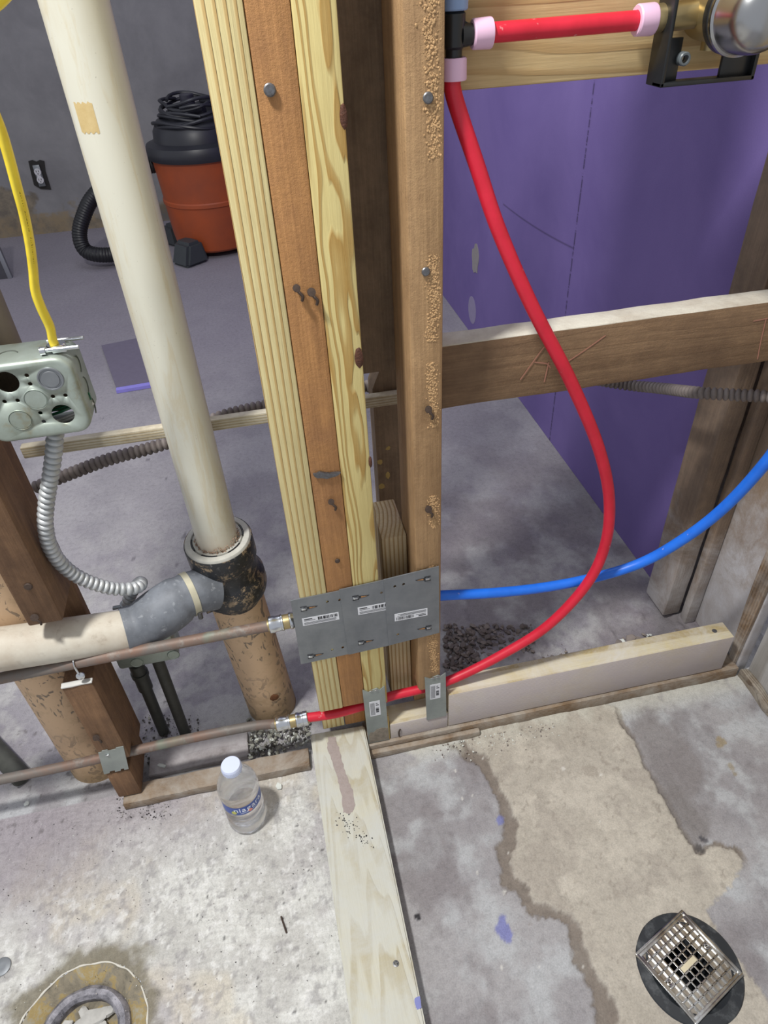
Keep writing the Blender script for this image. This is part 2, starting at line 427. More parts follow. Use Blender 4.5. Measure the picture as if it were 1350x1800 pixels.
def wallmat():
    m = M('old_wall_paint', .85)
    X, Y, Z = m.sep()
    n = m.noise(5, 6, .65, .3); n2 = m.noise(2.2, 5, .6)
    c = m.mix(m.ramp(n, [(.35, 0.0), (.7, 1.0)]), '#8c8b8d', '#7a797c')
    edge = m.math('ADD', Z, m.math('MULTIPLY', m.math('SUBTRACT', n2, .5), .9))
    left = m.math('MULTIPLY', m.math('ADD', X, 1.0), .25)
    bare = m.ramp(m.math('ADD', edge, left), [(.10, 1.0), (.13, 0.0)])
    b = m.mix(m.ramp(m.noise(14, 7, .7), [(.4, 0.0), (.62, 1.0)]), '#6c655c', '#8d8270')
    c = m.mix(bare, c, b)
    low = m.ramp(m.math('ADD', Z, m.math('MULTIPLY', m.noise(9, 4), .04)), [(.12, 1.0), (.13, 0.0)])
    c = m.mix(m.math('MULTIPLY', low, m.ramp(m.noise(20, 5), [(.4, .2), (.6, .9)])), c, '#8f7f66')
    m.color(c); m.bump(n, .4, .004); return m.m
bm = NB(); box(bm, (-3.2, 3.56, -.02), (1.3, 3.66, 2.6)); struct('wall_back', bm, wallmat())

# purple board side wall
def purple():
    m = M('purple_board_paper', .75)
    X, Y, Z = m.sep()
    n = m.noise(3, 5, .6, .4); fine = m.noise(500, 2)
    c = m.mix(m.ramp(n, [(.3, 0.0), (.7, 1.0)]), '#8270b0', '#7160a0')
    c = m.mix(m.ramp(fine, [(.3, .15), (.7, 0.0)]), c, '#4a3d75')
    seam = m.math('ABSOLUTE', m.math('SUBTRACT', m.math('ADD', Y, m.math('MULTIPLY', m.math('SUBTRACT', m.noise(30, 3), .5), .004)), .856))
    dots = m.ramp(m.noise(1, 3, .8, vec=m.comb(.3, .7, m.math('MULTIPLY', Z, 90))), [(.38, 0.0), (.5, 1.0)])
    c = m.mix(m.math('MULTIPLY', m.ramp(seam, [(.0, .9), (.0045, 0.0)]), dots), c, '#231b3a')
    # hand-drawn pencil arcs
    a1 = m.math('ABSOLUTE', m.math('SUBTRACT', m.math('ADD', Z, m.math('MULTIPLY', m.math('MULTIPLY', m.math('SUBTRACT', Y, 1.3), m.math('SUBTRACT', Y, 1.3)), -.12)), .52))
    c = m.mix(m.math('MULTIPLY', m.ramp(a1, [(.0, .6), (.003, 0.0)]), m.math('MULTIPLY', m.math('GREATER_THAN', Y, .86), m.math('LESS_THAN', Y, 1.35))), c, '#2e2448')
    m.color(c); return m.m
bm = NB(); box(bm, (.752, .235, .0), (.768, 3.56, 2.6), .0015)
struct('wall_right', bm, purple())
mt_paper = plain('torn_paper', '#8f8a8c', .9, bump=.5); mt_scuff = plain('scuff', '#8f86a6', .8)
bm = NB(); q = Wx(836, 455, .752)
pts = []
for k in range(14):
    a = 2*PI*k/14; rr = random.uniform(.7, 1.1); pts.append(Vector((.7518, q.y+math.cos(a)*.040*rr, q.z+math.sin(a)*.052*rr)))
poly(bm, pts, (-.0015, 0, 0)); 
torn = mk('torn_patch', bm, mt_paper, bpy.data.objects['wall_right'], label='torn paper gouge')
bm = NB(); q = Wx(830, 545, .752); pts = [Vector((.7518, q.y+math.cos(a)*.045, q.z+math.sin(a)*.05)) for a in np.linspace(0, 2*PI, 16)[:-1]]
poly(bm, pts, (-.0006, 0, 0)); mk('scuff_mark', bm, mt_scuff, bpy.data.objects['wall_right'])

# bathroom-side wall at the right edge of the frame
mt_plaster = wood('dusty_plaster_board', '#927b63', '#7d664e', .03, (.9, .3), .03, dust='#c9c8cc', dustz=(.18, .42), rough=.9, contrast=.15, streak=.3)
bm = NB(); box(bm, (.778, .004, .0), (.80, .232, 2.4), .002); subdiv_noise(bm, 3, .0015, 30)
o = struct('wall_side_panel', bm, mt_plaster); o.name = 'wall_corner'
mt_oldw = wood('old_grey_wood', '#8a735c', '#6b5542', .006, (.4, .1), .02, dirt='#4d3d2f', dirt_amt=.6, dust='#b9b6b6', dustz=(.02, .26), contrast=.2, streak=.5, bumpd=.001)
mt_white = wood('whitewashed_board', '#c5c4c2', '#a8a49e', .02, (.4, .1), .02, dirt='#8b8582', dirt_amt=.5, rough=.9)
bm = NB(); box(bm, (.796, -1.2, .0), (.812, -.006, 2.4), .002); subdiv_noise(bm, 2, .001, 20)
o = struct('wall_bathroom_right', bm, mt_white); 
bm = NB(); box(bm, (.779, -.75, .0), (.795, -.004, .022), .003); bmesh.ops.subdivide_edges(bm, edges=[e for e in bm.edges if e.calc_length() > .3], cuts=60)
for v in bm.verts: v.co += Vector(mnoise.noise_vector(v.co*28))*.004
struct('baseboard_right', bm, wood('rotted_trim', '#8d8171', '#5a4b3c', .005, (.2, .1), .01, axis='y', dust='#a8a297'))

# ================================================================== FRAMING
wd = {}
mt_striped = wood('treated_pine_striped', '#dccf9a', '#b08a4c', .0078, (-.30, .05), .007, 1.6, latew=.33, bumpd=.0014, fuzz=.2, dirt='#bfae7c', dirt_amt=.35, contrast=.85)
mt_orange = wood('reddish_old_fir', '#c08d58', '#a87646', .0045, (.3, .2), .03, 1.6, latew=.4, contrast=.25, dirt='#8c6345', dirt_amt=.45, bumpd=.001, fuzz=.3, streak=.5)
mt_cath = wood('treated_pine_cathedral', '#d8c98b', '#a67c36', .0037, (.012, .030), .036, 3.0, tilt=(.0, .014), latew=.36, bumpd=.0009, fuzz=.18, contrast=.85, dirt='#c4ad6c', dirt_amt=.3)
mt_tan = wood('tan_old_stud', '#b9966c', '#9c7a56', .005, (.5, .3), .02, 1.0, latew=.4, contrast=.2, dirt='#80603f', dirt_amt=.45, fuzz=.3, bumpd=.001, streak=.5)
mt_dark = wood('dark_old_lumber', '#98826a', '#786350', .006, (.4, .2), .02, 1.0, dirt='#4a3b2d', dirt_amt=.6, fuzz=.3, bumpd=.0008, contrast=.15, streak=.4)
mt_short = wood('new_pine_offcut', '#d8c7a2', '#ab8b59', .0062, (-.2, .04), .006, 1.2, dirt='#a18d75', dirt_amt=.4)
mt_brown = wood('brown_rough_stud', '#8b6a4c', '#6f4f36', .005, (.5, .2), .02, 1.0, dirt='#543b29', dirt_amt=.6, fuzz=.4, bumpd=.0012, contrast=.15, streak=.6)
mt_brace = wood('weathered_brace', '#94785a', '#75593f', .011, (.25, .2), .05, 1.8, axis='x', dirt='#5a4431', dirt_amt=.6, fuzz=.45, bumpd=.001, contrast=.3, streak=.5, face=('z', 'GREATER_THAN', .0880, '#cfcbbd'))
mt_block = wood('new_pine_blocking', '#d0b888', '#ab8754', .017, (-.05, 1.04), .035, 2.2, axis='x', latew=.30, fuzz=.25, tilt=(.02, .03), contrast=.6, dirt='#bb9c66', dirt_amt=.4)
mt_plate = wood('pine_plate_dusty', '#cdc19a', '#a8945f', .0030, (.02, .4), .006, 1.2, axis='x', dust='#c9c5bc', dirt='#a69a94', dirt_amt=.4, face=('y', 'LESS_THAN', -.0192, '#b5acad'))
mt_board = wood('pale_treated_board', '#c3c1b1', '#aaa083', .0085, (.012, -.05), .05, 1.6, axis='y', tilt=(.03, .09), dirt='#b3b2a8', dirt_amt=.5, fuzz=.15, rough=.8, dust='#bdbfba', contrast=.8)
mt_oldplate = wood('rotten_base_strip', '#8b745a', '#6b543d', .004, (.02, .3), .01, 1.2, axis='x', dirt='#57432f', dirt_amt=.6, dust='#a39c92')
mt_nail = M('nail_steel', .45, .85); mt_nail.color(mt_nail.mix(mt_nail.noise(300, 3), '#8a8d92', '#4a4440')); mt_nail = mt_nail.m
mt_rust = M('rusty_nail', .7, .4); mt_rust.color(mt_rust.mix(mt_rust.noise(400, 3), '#5a4a40', '#2e2623')); mt_rust = mt_rust.m
mt_knot = M('knot', .7); mt_knot.color(mt_knot.mix(mt_knot.noise(250, 5, .7, 1.0), '#6a3f2a', '#2a1712')); mt_knot.bump(mt_knot.noise(200, 5), 1, .002); mt_knot = mt_knot.m

TOP = 1.75
def stud(name, label, x0, x1, y0, y1, z0, z1, mat, org=None, extra=None, bev=.0022, cat='stud', group=None):
    t = thing(name, label, cat, org or ((x0+x1)/2, (y0+y1)/2, z0), group)
    bm = NB(); box(bm, (x0, y0, z0), (x1, y1, z1), bev)
    if extra: extra(bm)
    b = mk('stud_body', bm, mat, t); return t
def nail(parent, px, py, r=.0045, mat=None, bend=False, y=0.0):
    q = W(px, py, y); bm = NB()
    if bend:
        tube(bm, crom([q+Vector((0, .006, 0)), q+Vector((0, -.004, .001)), q+Vector((.004, -.006, -.004)), q+Vector((.003, -.005, -.009))], .001), .0016, 8)
        lathe(bm, [(0, 0), (r, .0), (r, .001), (0, .0015)], q+Vector((-.001, -.004, .004)), (.3, -1, .6), 14)
    else:
        cyl(bm, q+Vector((0, .004, 0)), q+Vector((0, -.0015, 0)), .0018, n=10)
        lathe(bm, [(0, 0), (r, .0), (r*1.02, .0006), (r*.8, .0016), (0, .0019)], q+Vector((0, -.001, 0)), (0, -1, .15), 18)
    mk('nail', bm, mat or mt_nail, parent)
def knot(parent, px, py, rx, rz, y=0.0, x=None):
    q = W(px, py, y); bm = NB(); t = bmesh.new(); bmesh.ops.create_icosphere(t, subdivisions=3, radius=1)
    for v in t.verts: v.co = Vector((v.co.x*rx, v.co.y*.0018, v.co.z*rz)) * (1+.15*mnoise.noise(v.co*3)) + q
    merge(bm, t); mk('knot', bm, mt_knot, parent)

# built-up post of three studs, notched at the bottom for the red pipe
xs3 = (-.0125, .0258, .0262, .0632, .0636, .1005)
def notch_below(x0, x1, zc):
    def f(bm):
        box(bm, (x0, .036, .042), (x1, .089, zc), .0015)
    return f
s1 = stud('wall_stud', 'pale yellow striped stud, leftmost of the built-up post of three', xs3[0], xs3[1], 0, .089, .1435, TOP, mt_striped, extra=notch_below(xs3[0], xs3[1], .146))
s2 = stud('wall_stud', 'reddish brown stud with old nails, middle of the built-up post', xs3[2], xs3[3], .0008, .089, .144, TOP, mt_orange, extra=notch_below(xs3[2]+.001, xs3[3], .146))
s3 = stud('wall_stud', 'yellow stud with looping wavy grain, right one of the built-up post', xs3[4], xs3[5], 0, .089, .134, TOP, mt_cath,
          extra=lambda bm: (box(bm, (xs3[4], .036, .0), (xs3[5], .089, .136), .0015), box(bm, (xs3[4], .0, .022), (xs3[5], .089, .094), .0015)))
nail(s2, 474, 158, .0052)
nail(s2, 523, 511, .004, mt_rust, True); nail(s2, 549, 518, .0045, mt_rust, True)
nail(s2, 583, 883, .004, mt_rust, True); nail(s2, 593, 985, .0035, mt_rust)
bm = NB(); q = W(574, 833); poly(bm, [q+Vector(v) for v in ((-.017, 0, .004), (-.008, 0, .006), (.004, 0, .002), (.017, 0, .001), (.012, 0, -.004), (.0, 0, -.006), (-.012, 0, -.002))], (0, -.003, 0))
subdiv_noise(bm, 1, .0012, 200); mk('crushed_fastener', bm, mt_nail, s2)
knot(s3, 604, 205, .0035, .010); knot(s3, 631, 629, .0048, .012); knot(s3, 651, 812, .0022, .008)
for kx, ky in ((505, 1035),): pass
# glue-stained freestanding stud
s4 = stud('wall_stud', 'tan stud with crusty glue line, right of the built-up post', .154, .192, 0, .089, .146, TOP, mt_tan, bev=.005,
          extra=lambda bm: box(bm, (.154, .038, .069), (.192, .089, .15), .002))
for px, py, r_, b_ in ((752, 172, .0048, 0), (748, 477, .0045, 0), (753, 722, .0045, 1), (753, 896, .005, 1)):
    nail(s4, px, py, r_, mt_nail if not b_ else mt_rust, bool(b_))
mt_glue = plain('dried_glue', '#c4a074', .9, var=.3, vs=300)
bm = NB(); z = .29
def glue_gap(z): return (.865 < z < .945) or (.555 < z < .66) or (.745 < z < .77) or (.43 < z < .50)
rg = random.Random(5)
for k in range(4200):
    z = rg.uniform(.19, 1.25)
    if glue_gap(z) or vn(np.array([z]), np.array([.3]), 14, 3)[0] < .38: continue
    x = .1795 + rg.gauss(0, .0034) + .002*math.sin(z*40)
    if x > .189: continue
    t = bmesh.new(); bmesh.ops.create_icosphere(t, subdivisions=1, radius=1); s_ = rg.uniform(.0004, .0013)
    for v in t.verts: v.co = Vector((x+v.co.x*s_*rg.uniform(.7, 1.3), -.0002+v.co.y*s_*.55, z+v.co.z*s_*rg.uniform(.8, 1.6)))
    merge(bm, t)
mk('glue_line', bm, mt_glue, s4, label='crusty dried glue line')
# rest of the framing between and behind
sh = stud('short_stud', 'short sawn-off pine offcut standing between the post and the tan stud', .1165, .1535, .05, .139, .07, .4515, mt_short, cat='wood block')
bm = NB(); box(bm, (.104, .098, .690), (.168, .136, TOP), .003); single('framing_board', bm, mt_dark, 'dark stained board hanging behind the gap between post and tan stud', 'board', (.13, .1, .69))
t = thing('back_post', 'dark brown post with yellow paint dabs behind the tan stud', 'post', (.16, .2, 0))
bm = NB(); poly(bm, [Vector(p) for p in ((.137, .175, 0), (.185, .175, 0), (.185, .175, .685), (.150, .175, .655), (.137, .175, .625))], (0, .035, 0)); mk('post_body', bm, mt_dark, t)
for px, py in ((682, 788), (682, 835), (668, 812), (671, 855)):
    q = W(px, py, .175); bm = NB(); chunk(bm, q, .005, flat=1.6); 
    for v in bm.verts: v.co.y = .175 + (v.co.y-q.y)*.15
    mk('paint_dab', bm, plain('yellow_paint_dab', '#b39a5c', .7) if 'mt_dab' not in globals() else mt_dab, t)
# thin rail behind the pipes
mt_rail = wood('whitewashed_rail', '#d6d0bc', '#b3a584', .004, (.02, .9), .01, 1.5, axis='x', dirt='#75603f', dirt_amt=.85, dirt_scale=6, fuzz=.3)
bm = NB(); box(bm, (-.34, .155, .606), (.19, .168, .6235), .002)
bmesh.ops.transform(bm, matrix=Matrix.Translation((0, 0, 0)), verts=bm.verts)
single('wood_rail', bm, mt_rail, 'narrow worn whitish wooden rail running behind the white vertical pipe', 'rail', (0, .16, .6))
# brace between tan stud and right corner
t = thing('cross_brace', 'weathered brown cross brace with pinkish chalk marks right of the tan stud', 'brace', (.45, .067, .65))
bm = NB(); box(bm, (.192, .048, .6525), (.776, .086, .7395), .003); bmesh.ops.subdivide_edges(bm, edges=[e for e in bm.edges if e.calc_length() > .3], cuts=40)
for v in bm.verts: v.co += Vector(mnoise.noise_vector(v.co*22))*.0012
mk('brace_body', bm, mt_brace, t)
mt_chalk = plain('red_chalk', '#a0725f', .9)
for ln in (((915, 668), (948, 622), (957, 610)), ((940, 637), (962, 640), (968, 648)), ((965, 637), (957, 672)), ((985, 645), (1030, 615), (1065, 590)), ((1325, 565), (1350, 560)), ((1347, 562), (1338, 600), (1332, 632))):
    bm = NB(); pts = crom([W(a, b, .0466) for a, b in ln], .004)
    tube(bm, pts, .0010, 6, sq=(1, 1)); 
    for v in bm.verts: v.co.y = .0472 + (v.co.y-.0466)*.2
    mk('chalk_mark', bm, mt_chalk, t, label='pinkish red chalk line')
# upper blocking behind the valve
bm = NB(); box(bm, (.192, .048, .9985), (.79, .088, 1.24), .003); single('valve_blocking', bm, mt_block, 'wide yellow pine board behind the red pipe and shower valve', 'board', (.45, .06, 1.0))
# bottom plates
t = thing('bottom_plate', 'dusty pine board on edge along the floor right of the tan stud', 'board', (.47, .02, .027))
bm = NB(); box(bm, (.2065, .0, .028), (.742, .038, .1185), .002); b_ = mk('board_body', bm, mt_plate, t)
q = Fz(1256, 1109, .1185); bm = NB(); lathe(bm, [(0, -.002), (.0045, -.002), (.0045, .0004), (0, .0004)], q, (0, 0, 1), 16); mk('screw', bm, mt_nail, t)
t = thing('lower_plate', 'lower dusty pine block between the two small nail plates', 'board', (.15, .02, .026))
bm = NB(); box(bm, (.1015, .0, .026), (.206, .04, .0688), .002); mk('board_body', bm, mt_plate, t)
bm = NB(); q = W(702, 1287); tube(bm, crom([q+Vector((.002, -.001, .010)), q+Vector((-.001, -.002, .004)), q+Vector((-.001, -.0015, -.01))], .002), .0012, 8); mk('nail', bm, mt_rust, t)
def ragged(bm, x0, x1, y0, y1, z0, z1, amp=.0015):
    box(bm, (x0, y0, z0), (x1, y1, z1), .002)
    bmesh.ops.subdivide_edges(bm, edges=[e for e in bm.edges if e.calc_length() > (x1-x0)*.6], cuts=50)
    for v in bm.verts: v.co += Vector(mnoise.noise_vector(v.co*35))*amp
bm = NB(); ragged(bm, .057, .775, -.006, .045, 0, .0265); single('base_strip', bm, mt_oldplate, 'old grey wood strip flat on the floor under the bottom board at right', 'wood strip', (.4, .02, 0))
bm = NB(); ragged(bm, .060, .262, -.016, -.0065, 0, .016, .001); single('base_strip', bm, mt_oldplate, 'short brown strip lying in front of the two small nail plates', 'wood strip', (.16, -.01, 0))
bm = NB(); ragged(bm, -.362, -.045, -.012, .022, 0, .019); single('base_strip', bm, mt_oldplate, 'old brown wood strip on the floor behind the water bottle', 'wood strip', (-.2, 0, 0))
bm = NB(); ragged(bm, -.325, -.150, .036, .086, 0, .012, .001); single('floor_slat', bm, wood('grey_slat', '#96908f', '#837c7b', .006, (0, .3), .01, axis='x', dust='#aeaaac', dirt='#5d5656', dirt_amt=.5), 'flat dusty grey slat on the floor under the lower copper pipe', 'wood strip', (-.24, .06, 0))
# flat board lying on the bathroom floor
t = thing('floor_board', 'pale treated board lying on the floor between bottle and drain', 'board', (.01, -.3, 0))
a, b = Fz(545, 1290, .038), Fz(640, 1274, .038); c_, d_ = Fz(748, 1800, .038), Fz(617, 1800, .038)
ext = 1.35
e1 = b + (c_-b)*ext; e2 = a + (d_-a)*ext
bm = NB(); poly(bm, [Vector((p.x, p.y, .002)) for p in (a, b, e1, e2)], (0, 0, .036)); bmesh.ops.bevel(bm, geom=bm.edges[:], offset=.0025, segments=2, affect='EDGES')
bmesh.ops.rotate(bm, cent=(0, 0, 0), matrix=Matrix.Identity(3), verts=bm.verts)
mk('board_body', bm, mt_board, t)
q = Fz(696, 1694, .038); bm = NB(); lathe(bm, [(0, -.001), (.0042, -.001), (.0042, .0006), (.0025, .001), (.0012, -.0002), (0, -.0004)], q, (0, 0, 1), 18)
for k in range(4):
    a_ = k*PI/2+.4; box(bm, q+Vector((-.0004, .0, .0006)), q+Vector((.0004, .0028, .0014)), 0, Matrix.Rotation(a_, 4, 'Z'), q)
mk('screw', bm, mt_nail, t)
mt_stain = M('brown_adhesive_smear', .9); mt_stain.color(mt_stain.mix(mt_stain.noise(120, 6, .7), '#aca19e', '#8d817c')); mt_stain.bump(mt_stain.noise(150, 5), .8, .002); mt_stain = mt_stain.m
def floor_blob(name, pxs, z, thick, mat, parent=None, wig=.0012, label=None):
    pts = [Fz(a, b, z) for a, b in pxs]; out = []
    for i in range(len(pts)):
        p, q_ = pts[i], pts[(i+1) % len(pts)]
        for k in range(5):
            v = p.lerp(q_, k/5); out.append(v + Vector((random.uniform(-1, 1), random.uniform(-1, 1), 0))*wig)
    bm = NB(); poly(bm, out, (0, 0, thick)); return mk(name, bm, mat, parent, label=label)
floor_blob('adhesive_smear', [(577, 1296), (590, 1296), (597, 1320), (603, 1345), (612, 1370), (622, 1395), (624, 1420), (616, 1432), (604, 1428), (601, 1400), (595, 1375), (584, 1340), (576, 1315)], .0378, .0009, mt_stain, t, label='brown adhesive smear')
mt_black = plain('black_plastic', '#1d1e21', .45)
bm = NB()
for k in range(60):
    u = random.random(); q = Fz(600+u*52+random.gauss(0, 8), 1436+u*52+random.gauss(0, 6), .0385)
    chunk(bm, q, random.uniform(.0006, .0018), flat=.3)
mk('black_specks', bm, mt_black, t)
mt_blue_paint = plain('purple_overspray', '#7f84bb', .85)
floor_blob('paint_spot', [(729, 1754), (738, 1752), (741, 1772), (733, 1775), (729, 1765)], .0378, .0006, mt_blue_paint, t, .0006)

# left stud, cut away for the pipes
t = thing('wall_stud', 'rough brown stud at far left, cut through for the white and copper pipes', 'stud', (-.34, .045, 0.03))
bm = NB()
def sbox(x0, x1, y0, y1, z0, z1, bev=.003): 
    vs = box(bm, (x0, y0, z0), (x1, y1, z1), bev)
    for v in vs: v.co.x += (v.co.z-.45)*.03*0
sbox(-.3610, -.3175, .0, .089, .450, TOP); sbox(-.3610, -.3175, .072, .089, .30, .455); sbox(-.3635, -.3205, 0, .089, .128, .322); sbox(-.3635, -.3205, .03, .089, .09, .13)
sbox(-.369, -.3305, 0, .089, .021, .094)
mk('stud_body', bm, mt_brown, t)
bm = NB(); box(bm, (-.3633, -.001, .3205), (-.3207, .008, .3235), .001); subdiv_noise(bm, 2, .0012, 90); mk('plaster_crust', bm, plain('white_plaster', '#cfcfcb', .9, bump=.5), t)
nail(t, 50, 1030, .005, mt_rust); nail(t, 65, 1085, .005, mt_rust, True); nail(t, 172, 1295, .005, mt_rust, True)

# right corner studs
bm = NB(); box(bm, (.7135, .158, .012), (.7515, .232, 2.2), .004); bmesh.ops.subdivide_edges(bm, edges=[e for e in bm.edges if e.calc_length() > 1], cuts=60)
for v in bm.verts: v.co += Vector(mnoise.noise_vector(v.co*16))*.0015
single('corner_stud', bm, mt_oldw, 'old brown stud standing against the purple wall edge', 'stud', (.73, .19, 0))
bm = NB(); box(bm, (.753, .137, .0), (.777, .157, 2.2), .003); bmesh.ops.subdivide_edges(bm, edges=[e for e in bm.edges if e.calc_length() > 1], cuts=40)
for v in bm.verts: v.co += Vector(mnoise.noise_vector(v.co*16))*.001
single('corner_batten', bm, mt_oldw, 'narrow dark batten between the old stud and the dusty wall panel', 'batten', (.765, .15, 0))
bm = NB()
poly(bm, [Wx(1281, 1168, .777), Wx(1289, 1176, .777), Wx(1350, 1040, .777), Wx(1420, 880, .777), Wx(1400, 860, .777), Wx(1345, 985, .777), Wx(1315, 1062, .777)], (-.006, 0, 0))
subdiv_noise(bm, 2, .001, 40)
single('corner_batten', bm, wood('edge_batten', '#8b7258', '#6a533c', .004, (.5, .4), .01, dirt='#4a3a2c', dust='#a9a096'), 'slanting grey-brown batten in the right corner above the board end', 'batten', (.777, 0, .05))
bm = NB(); box(bm, (.775, -.30, .03), (.7955, -.085, 1.2), .003); single('side_stud', bm, mt_short, 'yellowish pine stud at the right edge of the picture', 'stud', (.785, -.2, .03))

# ================================================================== WHITE AND BLACK DRAIN PIPES
m = M('aged_white_pvc', .38)
X, Y, Z = m.sep()
st = m.noise(1, 5, .65, .6, vec=m.comb(m.math('MULTIPLY', X, 55), m.math('MULTIPLY', Y, 55), m.math('MULTIPLY', Z, 6.0)))
c = m.mix(m.ramp(st, [(.50, 0.0), (.60, .42), (.66, .1)]), '#d2d1c3', '#c4b48c')
c = m.mix(m.ramp(m.noise(9, 6, .7, vec=m.map((1, 1, .3))), [(.45, 0.0), (.7, .45)]), c, '#bcb299')
c = m.mix(m.ramp(m.noise(300, 3, .7), [(.68, 0.0), (.76, .6)]), c, '#6b6252')
c = m.mix(m.ramp(m.math('ADD', Z, m.math('MULTIPLY', m.noise(40, 4), .06)), [(0.0, .9), (.075, 0.0)]), c, '#b9a58f')
m.color(c); m.rough(m.ramp(m.noise(30, 3), [(.3, .3), (.7, .5)])); mt_pvc = m.m
WP = Vector((-.117, .1155, .447))
t = thing('vent_pipe', 'tall off-white plastic vent pipe rising from the black hub', 'pipe', WP)
bm = NB(); cyl(bm, WP+Vector((0, 0, -.012)), WP+Vector((0, 0, 1.35)), .0302, n=64); mk('pipe_body', bm, mt_pvc, t)
q0 = WP
bm = NB(); ang0, ang1 = -2.35, -1.70; zz = W(155, 207, .09).z
for i in range(10):
    for j in range(6): pass
vs = [[bm.verts.new((WP.x+.03035*math.cos(a_), WP.y+.03035*math.sin(a_), zz-.0125+.025*j/6+.0012*math.sin(a_*37+j*2)*(1 if j in (0, 6) else 0))) for a_ in np.linspace(ang0, ang1, 12)] for j in range(7)]
for j in range(6):
    for i in range(11): bm.faces.new((vs[j][i], vs[j][i+1], vs[j+1][i+1], vs[j+1][i]))
m = M('tape_residue', .6); m.color(m.mix(m.noise(120, 5, .7), '#d3bf8f', '#b59a63')); mk('tape_residue', bm, m.m, t)
mt_rustcrust = plain('rust_crust', '#a58c78', .9, var=.4, vs=300, bump=.8)
bm = NB()
for k in range(240):
    a_ = random.uniform(0, 2*PI); rr = random.uniform(.0300, .034); chunk(bm, WP+Vector((math.cos(a_)*rr, math.sin(a_)*rr, .0015+random.random()**2*.012*(1 if math.cos(a_) > -.2 else .4))), random.uniform(.0008, .002), flat=.8)
mk('rust_crumbs', bm, mt_rustcrust, t, label='rust-brown crumbs round the foot')

# tarred iron hub with wye
m = M('tarred_iron', .42)
n_ = m.noise(38, 7, .75, .4); c = m.mix(m.ramp(n_, [(.51, 0.0), (.56, 1.0)]), '#25272b', '#8d7b63')
c = m.mix(m.ramp(m.noise(160, 4), [(.60, 0.0), (.70, .7)]), c, '#6f6d6c')
m.color(c); m.bump(n_, .6, .002); mt_tar = m.m
BASE = Vector((-.101, .143, 0))
t = thing('drain_hub', 'black tar-coated iron hub fitting with paint flecks round the white pipe foot', 'pipe fitting', WP)
ax = (WP - Vector((-.1125, .1285, .30))); 
bm = NB(); dn = Vector((.030, .085, -1)).normalized()
prof = [(.0485, .008), (.0490, -.001), (.0496, -.0015), (.0505, .001), (.0505, .034), (.0480, .038), (.0470, .062), (.0500, .070), (.0540, .078), (.0545, .100), (.0520, .110), (.0440, .114), (.041, .130)]
lathe(bm, [(r_, z_) for r_, z_ in prof], WP, dn, 64); mk('hub_body', bm, mt_tar, t)
bm = NB(); lathe(bm, [(.0303, -.006), (.0303, .004), (.0360, .0052), (.0370, .0015), (.0382, .0015), (.0392, .0052), (.0468, .0045), (.0490, .001), (.0492, -.006)], WP, -dn, 64); 
mk('seal_ring', bm, plain('grey_white_seal', '#bdbcb4', .6, var=.25), t, label='grey-white seal ring')
u_, v_ = frame(-dn)
for a0 in (0.2, 1.25, 2.3, 3.35, 4.4, 5.45):
    pts = [WP - dn*.0046 + (u_*math.cos(a0+s_)+v_*math.sin(a0+s_))*.0377 for s_ in np.linspace(0, .62, 9)]
    bm = NB(); tube(bm, pts, .0013, 6); mk('seal_slot', bm, mt_black, t)
bm = NB(); wy = WP + dn*.085
cyl(bm, wy+Vector((0.02, 0, 0)), wy+Vector((-.050, -.022, -.006)), .036, .031, 40); mk('wye_branch', bm, mt_tar, t)
# painted iron stack below
m = M('peeling_tan_paint', .65)
v1 = m.ramp(m.noise(52, 2.5, .6, 1.6, vec=m.map((1, 1, .6))), [(.56, 0.0), (.60, 1.0)])
sel = m.ramp(m.noise(9, 3), [(.36, .35), (.52, 1.0)])
c = m.mix(m.math('MULTIPLY', v1, sel), '#cbad8c', '#7d7062')
c = m.mix(m.ramp(m.noise(26, 6, .7), [(.52, 0.0), (.66, .6)]), c, '#a98f70')
X, Y, Z = m.sep(); low = m.ramp(m.math('ADD', Z, m.math('MULTIPLY', m.noise(30, 6, .7), .10)), [(.06, .85), (.14, 0.0)])
c = m.mix(low, c, '#8a7353'); m.color(c); m.bump(v1, .4, -.0008); mt_tanp = m.m
t = thing('soil_stack', 'tan painted iron stack with peeling flecks, below the black hub', 'pipe', BASE)
bm = NB(); cyl(bm, BASE+Vector((0, 0, -.01)), Vector((-.1145, .127, .335)), .0450, .0425, 56); mk('pipe_body', bm, mt_tanp, t)
q = BASE.lerp(Vector((-.1145, .127, .335)), .24); bm = NB(); t2 = bmesh.new(); bmesh.ops.create_icosphere(t2, subdivisions=3, radius=1)
qq = q + Vector((-.02, -.040, 0))
dirv = (Vector((0, -D, H)) - q); dirv.z = 0; dirv.normalize(); qq = q + dirv*.0435 + Vector((.008, 0, 0))
for v in t2.verts: v.co = Vector((v.co.x*.009, v.co.y*.0015, v.co.z*.008))*(1+.3*mnoise.noise(v.co*4)) + qq
merge(bm, t2); mk('rust_spot', bm, plain('rust_spot', '#6e4527', .9, var=.5, vs=200), t)
BL = Vector((-.418, .102, 0))
t = thing('soil_stack', 'tan spotted painted pipe rising from the floor at the left edge, behind the brown stud', 'pipe', BL)
bm = NB(); cyl(bm, BL+Vector((0, 0, -.01)), BL+Vector((-.002, .0, TOP)), .0500, n=56); mk('pipe_body', bm, mt_tanp, t)
